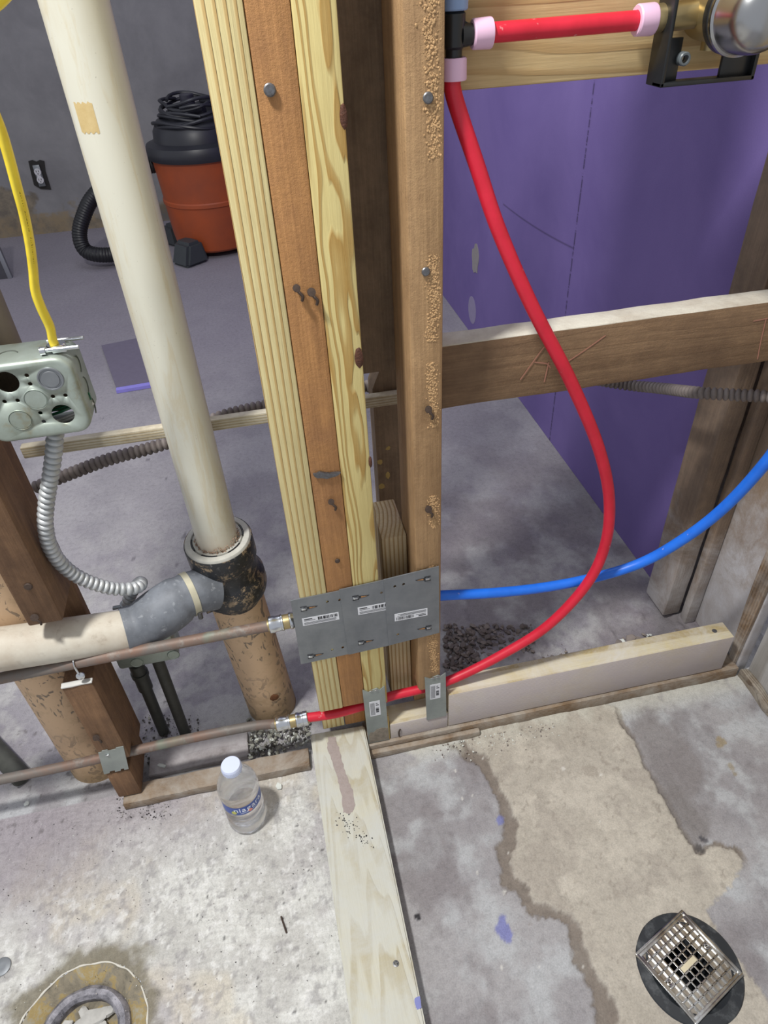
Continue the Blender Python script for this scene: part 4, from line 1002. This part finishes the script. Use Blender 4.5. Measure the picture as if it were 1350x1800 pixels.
bm = NB(); q = W(96, 768, fy); cyl(bm, (q.x, q.y, bzb-.008), (q.x, q.y, bzb+.0005), .0098, n=20, bev=.001); box(bm, (q.x-.020, q.y-.004, bzb-.006), (q.x-.008, q.y+.004, bzb-.001), .0008); mk('conduit_connector', bm, mt_chrome, t)
fx = [W(60, 858, .20), W(110, 838, .20), W(190, 808, .20), W(270, 786, .20), W(330, 765, .20), W(375, 738, .20), W(420, 724, .20), W(475, 712, .20), W(560, 694, .21), W(640, 680, .22), W(690, 672, .23), W(780, 662, .26), W(900, 660, .29), W(1010, 663, .30), W(1095, 676, .29), W(1165, 683, .22), W(1225, 690, .135), W(1290, 694, .10), W(1350, 697, .07), W(1420, 703, .04)]
t = thing('flex_conduit', 'dull dusty ribbed flex conduit running behind the studs across the opening', 'conduit', fx[0])
bm = NB(); flex(bm, fx, .0078, .0082, .24); mk('conduit_body', bm, mt_flexd, t)
# grey brown stub pipe at the left edge, ending behind the box
q = W(8, 600, .10)
bm = NB(); cyl(bm, (q.x-.006, .10, .745), (q.x-.006, .10, TOP), .022, n=32); 
for v in bm.verts: pass
single('stub_pipe', bm, plain('grey_brown_iron', '#7d7468', .7, bump=.3), 'grey-brown vertical pipe end behind the junction box at the left edge', 'pipe', (q.x, .1, .74))

# lower octagon box with two dark conduits
yl = .125
cb = W(256, 1120, yl)
t = thing('outlet_box', 'zinc electrical box behind the rubber elbow, above two dark conduits', 'electrical box', cb)
L0, L1 = W(210, 1178, yl-.02), W(314, 1152, yl-.02)
zt_ = W(260, 1095, yl).z; zb_ = (L0.z+L1.z)/2-.004
bm = NB(); box(bm, (L0.x, yl-.022, zb_), (L1.x, yl+.03, zt_), .006); mk('box_shell', bm, mt_boxs, t)
for px, py in ((242, 1167), (305, 1151)):
    q = W(px, py, yl-.022); q.z = max(q.z, zb_+.012); bm = NB(); lathe(bm, [(.0100, 0), (.0098, .001), (.009, .0002), (.0088, .0006), (0, .0007)], q, (0, -1, 0), 32); mk('knockout', bm, mt_boxs, t)
bm = NB(); q = W(224, 1062, .100); box(bm, q+Vector((-.022, -.004, -.004)), q+Vector((.024, .002, .0)), .001); cyl(bm, q+Vector((.0, 0, -.008)), q+Vector((0, 0, .003)), .0105, n=20)
mk('conduit_connector', bm, mt_galv, t)
mt_blk = plain('dark_painted_conduit', '#3f403a', .55, var=.4, vs=70, bump=.3)
for lab, pa, pb, coup in (('dark conduit with a coupling, left one under the outlet box', (238, 1178), (288, 1287), True), ('plain dark conduit, right one under the outlet box', (276, 1162), (326, 1290), False)):
    b0 = Fz(*pb); t = thing('electrical_conduit', lab, 'conduit', b0)
    a0 = Vector((b0.x+.003, b0.y, zb_+.004))
    bm = NB(); cyl(bm, b0+Vector((0, 0, -.01)), a0, .0098, n=24)
    if coup: 
        cyl(bm, b0.lerp(a0, .60), b0.lerp(a0, .90), .0125, n=24, bev=.001); cyl(bm, b0.lerp(a0, .76), b0.lerp(a0, .80), .0145, n=24)
    mk('conduit_body', bm, mt_blk, t)
# dark pipe lying at far left
a_, b_ = Fz(-60, 1262, .03), Fz(40, 1368, .018)
bm = NB(); cyl(bm, a_, b_, .017, n=28, bev=.002); single('dark_pipe', bm, mt_blk, 'dark greenish pipe stub lying on the floor at the left edge', 'pipe', b_)

# ================================================================== BOTTLE
bc = Fz(438, 1447); bc = Vector((-.1575, -.072, .0012))
t = thing('water_bottle', 'small clear plastic water bottle with blue label standing on the floor', 'bottle', bc)
tilt_ = Matrix.Identity(4)
def glassm(name, ior, col=(1, 1, 1, 1), rough=.02, clear=.5):
    m = M(name, rough); m.b.inputs['Transmission Weight'].default_value = 1; m.b.inputs['IOR'].default_value = ior; m.color(col)
    tr = m.nt.nodes.new('ShaderNodeBsdfTransparent'); mx = m.nt.nodes.new('ShaderNodeMixShader'); mx.inputs[0].default_value = clear
    m.link(m.b.outputs[0], mx.inputs[1]); m.link(tr.outputs[0], mx.inputs[2]); m.link(mx.outputs[0], m.nt.nodes['Material Output'].inputs[0]); return m.m
bh = .155
bp = [(.004, .006), (.018, .004), (.026, .0), (.0305, .003), (.0322, .010), (.0318, .020), (.0300, .024), (.0318, .028), (.0318, .036), (.0300, .040), (.0318, .044), (.0316, .052), (.0300, .056), (.0312, .061),
      (.0306, .066), (.0306, .087), (.0320, .091), (.0325, .097), (.0315, .108), (.0270, .123), (.0200, .137), (.0145, .146), (.0126, .150), (.0126, .156)]
bm = NB(); lathe(bm, [(0, .006)]+bp, bc, (0, 0, 1), 72)
o = mk('bottle_shell', bm, glassm('clear_plastic', 1.12, clear=.6), t, ang=80)
wl = .110; wp = [(r-.0008, z) for r, z in bp if z < wl]
bm = NB(); lathe(bm, [(0, .0068)]+[(r, z+.0008 if i < 3 else z) for i, (r, z) in enumerate(wp)]+[(.0306, wl), (0, wl)], bc, (0, 0, 1), 72)
mk('water', bm, glassm('water', 1.33, clear=.12), t, ang=80)
bm = NB(); lathe(bm, [(.0308, .066), (.0311, .066), (.0311, .0865), (.0308, .0865)], bc, (0, 0, 1), 72); lb_ = mk('bottle_label', bm, M('blue_label', .35).color('#24489a').m, t)
wtxt = M('label_white', .5).color('#e8ecf4').m
a_c = math.atan2(-D-bc.y, 0-bc.x) + .18
bm = NB()
def lab_place(z, step, n, r=.0313, off=0.0):
    def f(i):
        a_ = a_c + off + (i-(n-1)/2)*step/r; nrm = Vector((math.cos(a_), math.sin(a_), 0)); tx = Vector((-math.sin(a_), math.cos(a_), 0))
        Mx = Matrix((tx, Vector((0, 0, 1)), nrm)).transposed().to_4x4(); Mx.translation = Vector((bc.x, bc.y, bc.z+z)) + nrm*r; return Mx
    return f
stp = {'n': .0082, 'i': .0044, 'a': .0080, 'g': .0084, 'r': .0062}
s_ = 'niagara'; pos = []; acc = 0
for i, ch in enumerate(s_):
    w1 = stp[ch]; pos.append(acc+w1/2); acc += w1
def np_(i):
    a_ = a_c + (pos[i]-acc/2)/.0313; nrm = Vector((math.cos(a_), math.sin(a_), 0)); tx = Vector((-math.sin(a_), math.cos(a_), 0))
    Mx = Matrix((tx, Vector((0, 0, 1)), nrm)).transposed().to_4x4(); Mx.translation = Vector((bc.x, bc.y, bc.z+.0790)) + nrm*.0313; return Mx
wrap_text(bm, s_, .0165, np_)
for sg in (-1, 1):
    for k in range(10):
        Mx = lab_place(.0705, .0014, 10, off=sg*.22-.05)(k); t_ = bmesh.new(); bmesh.ops.create_cube(t_, size=.0010); bmesh.ops.transform(t_, matrix=Mx @ Matrix.Diagonal((1.2, .7, .2, 1)), verts=t_.verts); merge(bm, t_)
mk('label_lettering', bm, wtxt, lb_, label='white brand lettering')
bm = NB(); Mx = lab_place(.0715, .001, 1, off=.02)(0); lathe(bm, [(0, 0), (.0034, 0), (.0034, .0004), (0, .0004)], Mx.translation, Mx.to_3x3() @ Vector((0, 0, 1)), 24); mk('label_badge', bm, M('badge_orange', .5).color('#d98a78').m, lb_)
bm = NB(); Mx = lab_place(.0735, .001, 1, off=-.80)(0); lathe(bm, [(0, 0), (.0042, 0), (.0042, .0004), (0, .0004)], Mx.translation, Mx.to_3x3() @ Vector((0, 0, 1)), 24); mk('label_badge', bm, M('badge_green', .5).color('#b9b95a').m, lb_)
m = M('translucent_cap', .4); m.color('#cfd8f0'); mt_cap = m.m
bm = NB(); lathe(bm, [(.0128, .146), (.0148, .146), (.0152, .148), (.0152, .158), (.0142, .1605), (0, .161)], bc, (0, 0, 1), 48)
for k in range(40):
    a_ = 2*PI*k/40; q = bc+Vector((math.cos(a_)*.0152, math.sin(a_)*.0152, .1475)); box(bm, q+Vector((-.0004, -.0004, 0)), q+Vector((.0004, .0004, .010)))
mk('cap', bm, mt_cap, t, label='pale blue-white screw cap')

# ================================================================== SHOWER DRAIN
dc = Vector((DR[0], DR[1], 0))
t = thing('floor_drain', 'square chrome drain grate on a black round collar, lower right of the picture', 'drain', dc)
mt_abs = M('black_abs', .45); mt_abs.color(mt_abs.mix(mt_abs.ramp(mt_abs.noise(40, 5, .7), [(.5, 0.0), (.72, .5)]), '#23272c', '#6f7376')); mt_abs = mt_abs.m
bm = NB(); ra = .0705
lathe(bm, [(ra, -.02), (ra, .001), (ra-.002, .003), (ra-.016, .004), (ra-.020, .001), (ra-.024, .0005), (ra-.028, .003), (ra-.036, .0025), (.030, -.004), (.026, -.03), (.026, -.10), (0, -.10)], dc, (0, 0, 1), 72)
mk('collar', bm, mt_abs, t, label='black plastic collar')
gc = sum([Fz(1198, 1601, .006), Fz(1118, 1680, .006), Fz(1224, 1798, .006), Fz(1305, 1714, .006)], Vector())/4
dirx = (Fz(1305, 1714, .006)-Fz(1198, 1601, .006)); ang_ = math.atan2(dirx.y, dirx.x); hw = .0500
RZ = Matrix.Rotation(ang_, 4, 'Z')
mt_grate = M('grate_steel', .25, 1.0); mt_grate.color(mt_grate.mix(mt_grate.ramp(mt_grate.noise(60, 4), [(.4, 0.0), (.7, 1.0)]), '#bfc0c0', '#8f8880')); mt_grate = mt_grate.m
bm = NB(); g0 = gc
def gb(x0, y0, z0, x1, y1, z1, bv=.0003): box(bm, g0+Vector((x0, y0, z0)), g0+Vector((x1, y1, z1)), bv, RZ, g0)
for s_ in (-1, 1):
    gb(min(s_*hw, s_*(hw-.0035)), -hw, -.003, max(s_*hw, s_*(hw-.0035)), hw, .0022, .0008); gb(-hw+.0030, min(s_*hw, s_*(hw-.0035)), -.003, hw-.0030, max(s_*hw, s_*(hw-.0035)), .00215, .0002)
    gb(min(s_*(hw-.003), s_*(hw-.0075)), -hw+.003, -.003, max(s_*(hw-.003), s_*(hw-.0075)), hw-.003, .0006); gb(-hw+.003, min(s_*(hw-.003), s_*(hw-.0075)), -.0029, hw-.003, max(s_*(hw-.003), s_*(hw-.0075)), .0004, .0001)
NN = 9; inn = hw-.0065; pit_ = 2*inn/NN
for k in range(1, NN):
    c0 = -inn+k*pit_; gb(c0-.0012, -inn, -.0028, c0+.0012, inn, .0008, .0004); gb(-inn, c0-.0012, -.0028, inn, c0+.0012, .0008, .0004)
# closed pans under the outer cells, open over the drain throat
for i in range(NN):
    for j in range(NN):
        cx, cy = -inn+(i+.5)*pit_, -inn+(j+.5)*pit_
        if math.hypot(cx, cy) > .0285: gb(cx-pit_/2, cy-pit_/2, -.0030, cx+pit_/2, cy+pit_/2, -.0022, 0)
mk('grate', bm, mt_grate, t, label='chrome square grid grate')
bm = NB(); box(bm, g0+Vector((-.0135, -.0035, .0005)), g0+Vector((.0135, .0035, .0016)), .0004, Matrix.Rotation(ang_+PI/2, 4, 'Z'), g0); mk('glue_dab', bm, plain('beige_dab', '#cfc5a8', .8), t)
for s_ in (-1, 1):
    q = g0 + (RZ @ Vector((s_*.0, .0390*s_, 0))); bm = NB(); lathe(bm, [(.0014, .0), (.0040, -.001), (.0040, .0010), (.0030, .0014), (.0016, .001), (.0014, .0)], q, (0, 0, 1), 20); mk('screw_hole', bm, mt_grate, t)

# ================================================================== OLD TOILET FLANGE PIT
fc = Vector((FL[0], FL[1], 0))
t = thing('toilet_flange', 'broken old toilet flange ring with rubble in the floor, bottom left', 'flange', fc)
m = M('rusty_mortar', .9); n_ = m.noise(22, 6, .7, .4)
c = m.ramp(n_, [(.30, '#57534a'), (.47, '#857d6c'), (.53, '#978456'), (.59, '#96907f')]); m.color(c); m.bump(n_, .8, .003)
bm = NB(); lathe(bm, [(.088, -.02), (.088, .0), (.086, .0005), (.078, -.004), (.066, -.010), (.060, -.016), (.056, -.020), (.0, -.020)], fc, (0, 0, 1), 80)
for v in bm.verts: v.co += Vector(mnoise.noise_vector(v.co*60))*.002
mk('mortar_bed', bm, m.m, t)
bm = NB(); pts = [fc+Vector((math.cos(a_)*.0875, math.sin(a_)*.0875, .0005)) for a_ in np.linspace(-.4, PI+.5, 70)]; pts = [p+Vector(mnoise.noise_vector(p*45))*.0028 for p in pts]; tube(bm, pts, .0014, 8, rf=lambda s_: .0012+.0010*mnoise.noise(Vector((s_*90, 0, 0)))); mk('white_rim', bm, plain('chalky_rim', '#cfccc2', .8), t, label='thin chalky white rim')
bm = NB(); lathe(bm, [(.046, -.02), (.046, -.008), (.050, -.003), (.057, -.002), (.062, -.007), (.064, -.02)], fc, (0, 0, 1), 72)
for v in bm.verts: v.co += Vector(mnoise.noise_vector(v.co*50))*.0015
m = M('grey_lead_ring', .6, .2); n_ = m.noise(45, 6, .7); m.color(m.mix(m.ramp(n_, [(.38, 0.0), (.62, 1.0)]), '#55555c', '#9a98a0')); m.bump(n_, .6, .002)
mk('lead_ring', bm, m.m, t)
bm = NB()
mt_shard = plain('pale_shard', '#b9b8b4', .85, var=.25, vs=80, bump=.5)
for (a_, r_, s_) in ((2.2, .018, .020), (1.2, .024, .024), (.3, .024, .014), (3.4, .024, .022), (2.5, .034, .016), (.8, .036, .014), (4.6, .015, .02), (5.5, .022, .016), (1.7, .034, .011), (2.9, .036, .010)):
    chunk(bm, fc+Vector((math.cos(a_)*r_, math.sin(a_)*r_, -.013)), s_, flat=.55)
mk('rubble_fill', bm, mt_shard, t)
q = Fz(4, 1700); bm = NB(); lathe(bm, [(0, .001), (.012, .001), (.0125, .0018), (.011, .0026), (.004, .002), (0, .0022)], q, (0, 0, 1), 40)
single('metal_disc', bm, mt_galv, 'round grey metal disc lying on the floor at the left edge', 'disc', q)

# ================================================================== DEBRIS
mt_chip = plain('white_chip', '#d2d6d0', .8, var=.15, bump=.3)
for lab, px, py, s_ in (('white plaster chip on the floor right of the water bottle', 490, 1382, .008), ('white plaster chip behind the wood strip near the conduits', 284, 1345, .0075),
                        ('small white chip on the floor at far left below the tan pipe', 47, 1412, .005)):
    q = Fz(px, py, .004 if px != 284 else .014); bm = NB(); chunk(bm, q, s_, flat=.5); single('plaster_chip', bm, mt_chip, lab, 'debris', q)
bm = NB()
for k in range(520):
    px, py = random.uniform(437, 545), random.uniform(1262, 1345); q = Fz(px, py, .006)
    if q.y > .13 or q.y < .030 or q.x > -.02 or (q-BASE).xy.length < .053: continue
    chunk(bm, q+Vector((0, 0, random.uniform(0, .010))), random.choice((.0015, .002, .003, .005)), mi=random.choice((0, 0, 1, 2)), flat=.8)
for k in range(260):
    px, py = random.uniform(250, 350), random.uniform(1255, 1345); q = Fz(px, py, .003); chunk(bm, q, random.choice((.001, .0015, .003)), mi=random.choice((0, 2, 2)), flat=.8)
o = single('rubble', bm, [plain('rubble_grey', '#8f8f86', .9, var=.3), mt_chip, plain('rubble_dark', '#4a4743', .9)], 'grey broken rubble and gravel round the pipe feet behind the bottle', 'rubble', (-.1, .08, 0)); o['kind'] = 'stuff'
bm = NB()
for k in range(420):
    q = Vector((random.uniform(.2, .50), max(.055, random.gauss(.085, .022)), .006)); chunk(bm, q, random.choice((.0015, .0025, .004, .007)), mi=random.choice((0, 0, 1)), flat=.7)
for k in range(700):
    q = Fz(random.uniform(782, 935), random.uniform(1100, 1175), 0)
    u = (q.x-.2)/.25
    if q.y < .052 or random.random() < u*.6: continue
    chunk(bm, q+Vector((0, 0, random.uniform(0, .008))), random.choice((.002, .004, .006, .008)), mi=random.choice((0, 1, 1)), flat=.6)
for k in range(200):
    q = Vector((random.uniform(.17, .40), min(-.019, random.gauss(-.03, .012)), .002)); chunk(bm, q, random.choice((.0008, .0012, .002)), mi=random.choice((0, 1, 2)), flat=.7)
for k in range(60):
    q = Vector((random.uniform(.58, .74), random.uniform(.062, .13), .004)); chunk(bm, q, random.choice((.004, .008, .014)), mi=random.choice((0, 2)), flat=.4)
o = single('rubble', bm, [plain('soil_grey', '#8a807a', .95, var=.35), plain('soil_dark', '#6d6460', .95), mt_chip], 'crumbled mortar and dirt along the board at right', 'rubble', (.35, .08, 0)); o['kind'] = 'stuff'
bm = NB()
for k in range(330):
    px, py = random.uniform(205, 300), random.uniform(1345, 1440); q = Fz(px, py, .001)
    if q.y > .02 or (q.x > -.36 and q.y > -.012): continue
    chunk(bm, q, random.choice((.0008, .0012, .0018)), mi=random.choice((0, 1)), flat=.7)
for k in range(900):
    q = Vector((random.uniform(-.6, -.03), random.uniform(-.4, .0), .0012)); chunk(bm, q, random.choice((.0005, .0007, .001)), mi=random.choice((0, 1, 1, 2)), flat=.6)
o = single('grit', bm, [plain('grit_dark', '#3b383a', .9), plain('grit_grey', '#a19d9b', .9), mt_chip], 'fine dark and grey grit scattered on the floor at left', 'grit', (-.35, -.03, 0)); o['kind'] = 'stuff'
q = Fz(500, 1625, .0025); bm = NB(); cyl(bm, q+Vector((-.004, .012, 0)), q+Vector((.002, -.012, 0)), .0013, n=8); single('loose_nail', bm, mt_rust, 'small grey nail lying on the pale floor left of the board', 'nail', q)

# ================================================================== BACK ROOM
# purple board offcut on the floor
pz = .013
cs = [Fz(178, 607, pz), Fz(262, 590, pz), Fz(282, 668, pz), Fz(204, 681, pz)]
t = thing('drywall_offcut', 'purple-grey drywall offcut lying on the back room floor', 'board', (cs[0]+cs[2])/2 - Vector((0, 0, pz)))
bm = NB(); poly(bm, [Vector((p.x, p.y, .002)) for p in cs], (0, 0, pz-.002)); mk('board_face', bm, plain('grey_purple_paper', '#6b6577', .8), t)
a_, b_ = cs[3], cs[2]; nrm = Vector(((b_-a_).y, -(b_-a_).x, 0)).normalized()
bm = NB(); poly(bm, [Vector((p.x, p.y, .001)) for p in (a_, b_, b_+nrm*.022, a_+nrm*.022)], (0, 0, pz-.002)); mk('board_edge', bm, plain('violet_edge', '#8d86d8', .7), t, label='bright violet taped edge')
# leaning panel at left edge
lp = [Fz(23, 489), Fz(-60, 489)]
bm = NB(); b0 = Fz(24, 488); 
t = thing('leaning_panel', 'thin dark panel with a silver edge leaning at the left edge of the back room', 'panel', b0)
box(bm, (b0.x-.5, b0.y-.004, .0), (b0.x-.020, b0.y+.012, .30), .001, Matrix.Rotation(-.18, 4, 'X') @ Matrix.Rotation(-.10, 4, 'Y'), b0); mk('panel_body', bm, plain('dark_panel', '#45454c', .7), t)
bm = NB(); box(bm, (b0.x-.024, b0.y-.008, .0), (b0.x-.004, b0.y+.014, .30), .001, Matrix.Rotation(-.18, 4, 'X') @ Matrix.Rotation(-.10, 4, 'Y'), b0); e_ = mk('panel_edge', bm, M('silver_edge', .4, .6).color('#8b8d94').m, t, label='silver edge strip')
bm = NB(); box(bm, (b0.x-.026, b0.y-.010, .20), (b0.x-.003, b0.y+.015, .30), .001, Matrix.Rotation(-.18, 4, 'X') @ Matrix.Rotation(-.10, 4, 'Y'), b0); mk('red_end', bm, plain('red_paint', '#7a2a2e', .6), t, label='red end')
# outlet in a broken-open hole
oc = (W(56, 284, 3.555)+W(88, 332, 3.555))/2
t = thing('wall_outlet', 'white duplex outlet bare in a rough dark hole in the far wall', 'outlet', oc)
wv = lambda px, py, y: W(px, py, y)
bm = NB(); poly(bm, [W(a, b, 3.558) for a, b in ((50, 283), (57, 281), (64, 284), (70, 281), (78, 283), (80, 300), (90, 333), (72, 332), (60, 325), (55, 305))], (0, -.004, 0)); mk('wall_hole', bm, plain('hole_dark', '#2c2a29', .9), t)
oq = W(69, 309, 3.548)
bm = NB(); box(bm, oq+Vector((-.017, -.004, -.052)), oq+Vector((.017, .004, .052)), .002); mk('strap', bm, mt_galv, t)
bm = NB(); 
for s_ in (-1, 1): lathe(bm, [(0, .010), (.0165, .010), (.0175, .008), (.0175, 0)], oq+Vector((0, 0, s_*.0195)), (0, -1, 0), 24)
box(bm, oq+Vector((-.010, -.008, -.03)), oq+Vector((.010, 0, .03)), .001); rc = mk('receptacle', bm, plain('outlet_white', '#cfced2', .4), t)
bm = NB()
for s_ in (-1, 1):
    c0 = oq+Vector((0, -.0102, s_*.0195))
    for dx in (-.006, .006): box(bm, c0+Vector((dx-.0013, -.0006, -.001)), c0+Vector((dx+.0013, .0004, .008)))
    cyl(bm, c0+Vector((0, -.0006, -.008)), c0+Vector((0, .0004, -.008)), .0028, n=10)
mk('outlet_slots', bm, mt_black, rc)

# shop vacuum
vc = Vector((-.155, 2.98, 0))
t = thing('shop_vacuum', 'orange and black shop vacuum standing by the far wall', 'vacuum', vc)
mt_or = M('orange_plastic', .45); mt_or.color(mt_or.mix(mt_or.ramp(mt_or.noise(6, 5), [(.35, 0.0), (.7, 1.0)]), '#a54c25', '#8f4529')); mt_or = mt_or.m
mt_vb = plain('vac_black', '#2b2c33', .4, var=.2, vs=20); mt_vg = plain('vac_grey', '#3c4044', .5)
bm = NB(); lathe(bm, [(0, .03), (.185, .03), (.195, .04), (.205, .10), (.214, .235), (.219, .24), (.219, .255), (.214, .26), (.226, .44), (.228, .455)], vc, (0, 0, 1), 72); dr = mk('drum', bm, mt_or, t)
bm = NB(); lathe(bm, [(.226, .430), (.240, .432), (.245, .445), (.245, .470), (.238, .488), (.215, .495), (.20, .500), (.195, .54), (.17, .58), (.13, .60), (0, .605)], vc, (0, 0, 1), 72); mk('lid', bm, mt_vb, t)
def vpt(ang, r, z): return vc+Vector((math.cos(ang)*r, math.sin(ang)*r, z))
bm = NB(); fa = math.atan2(W(400, 290, 2.85).y-vc.y, W(400, 290, 2.85).x-vc.x)
q = vpt(fa, .238, .42); box(bm, q+Vector((-.030, -.012, -.040)), q+Vector((.030, .012, .025)), .004); mk('latch', bm, mt_black, t)
fa2 = math.atan2(-.24, -.165)
for k, fa_ in enumerate((fa2, fa2+PI/2, fa2+PI, fa2-PI/2)):
    bm = NB(); q = vpt(fa_, .245, .0)
    t_ = bmesh.new(); bmesh.ops.create_cube(t_, size=1)
    for v in t_.verts:
        top = v.co.z > 0; x = v.co.x*(.115 if top else .13)*1.0; y = v.co.y*(.10 if top else .14); z = .105 if top else .0
        if v.co.y < 0 and top: y += .02
        v.co = Vector((x, y, z))
    bmesh.ops.bevel(t_, geom=t_.edges[:], offset=.014, segments=2, affect='EDGES')
    bmesh.ops.transform(t_, matrix=Matrix.Translation(q) @ Matrix.Rotation(fa_+PI/2-.3, 4, 'Z'), verts=t_.verts); merge(bm, t_); mk('caster_foot', bm, mt_vg, t)
# recessed panel on the drum front
bm = NB(); aa = np.linspace(fa-.02, fa+.7, 14); 
vs = [[bm.verts.new(vpt(a_, .2075+(.0085*(z/.2)), z)) for a_ in aa] for z in (.035, .20)]
for i in range(13): bm.faces.new((vs[0][i], vs[0][i+1], vs[1][i+1], vs[1][i]))
r_ = bmesh.ops.extrude_face_region(bm, geom=bm.faces[:])
for g_ in r_['geom']:
    if isinstance(g_, bmesh.types.BMVert): d_ = g_.co-vc; d_.z = 0; g_.co += d_.normalized()*.006
bmesh.ops.recalc_face_normals(bm, faces=bm.faces); mk('drum_panel', bm, mt_or, t)
# accessories piled on the lid
bm = NB(); rr_ = random.Random(2)
for k in range(9):
    z = .555+.012*k; ph = rr_.uniform(0, 6); R0 = .185-.008*k
    pts = [vc+Vector((math.cos(a_)*(R0+rr_.uniform(-.012, .012)), math.sin(a_)*(R0+rr_.uniform(-.012, .012)), z+.015*math.sin(a_*2+ph))) for a_ in np.linspace(ph, ph+5.3, 14)]
    tube(bm, crom(pts, .02), .0075, 8)
mk('power_cord', bm, mt_vb, t, label='coiled black cord')
bm = NB(); tube(bm, crom([vpt(-2.2, .18, .50), vpt(-2.3, .13, .56), vpt(-1.9, .06, .60), vpt(-1.0, .10, .62)], .01), .022, 14); cyl(bm, vpt(-2.3, .02, .60), vpt(-2.3, .02, .675), .032, n=24, bev=.004)
tube(bm, crom([vpt(-2.6, .17, .535), vpt(-2.0, .17, .53), vpt(-1.7, .14, .55)], .01), .014, 12)
mk('hose_attachments', bm, plain('nozzle_black', '#34333f', .4), t)
bm = NB()
hose = [W(192, 322, 2.95), W(165, 345, 2.93), W(145, 385, 2.9), W(140, 415, 2.88), W(150, 440, 2.86), W(175, 448, 2.84), W(215, 446, 2.86), W(250, 440, 2.9)]
for p in hose: p.z = max(p.z, .036)
hose[0] = W(240, 300, 3.0)
tube(bm, resample(crom([W(300, 285, 3.0)]+[W(215, 303, 2.97)]+hose[1:], .01), .004), .034, 24, rf=lambda s: .034+.0012*math.sin(s*2*PI/.012))
mk('suction_hose', bm, mt_black, t, label='black ribbed hose loop')
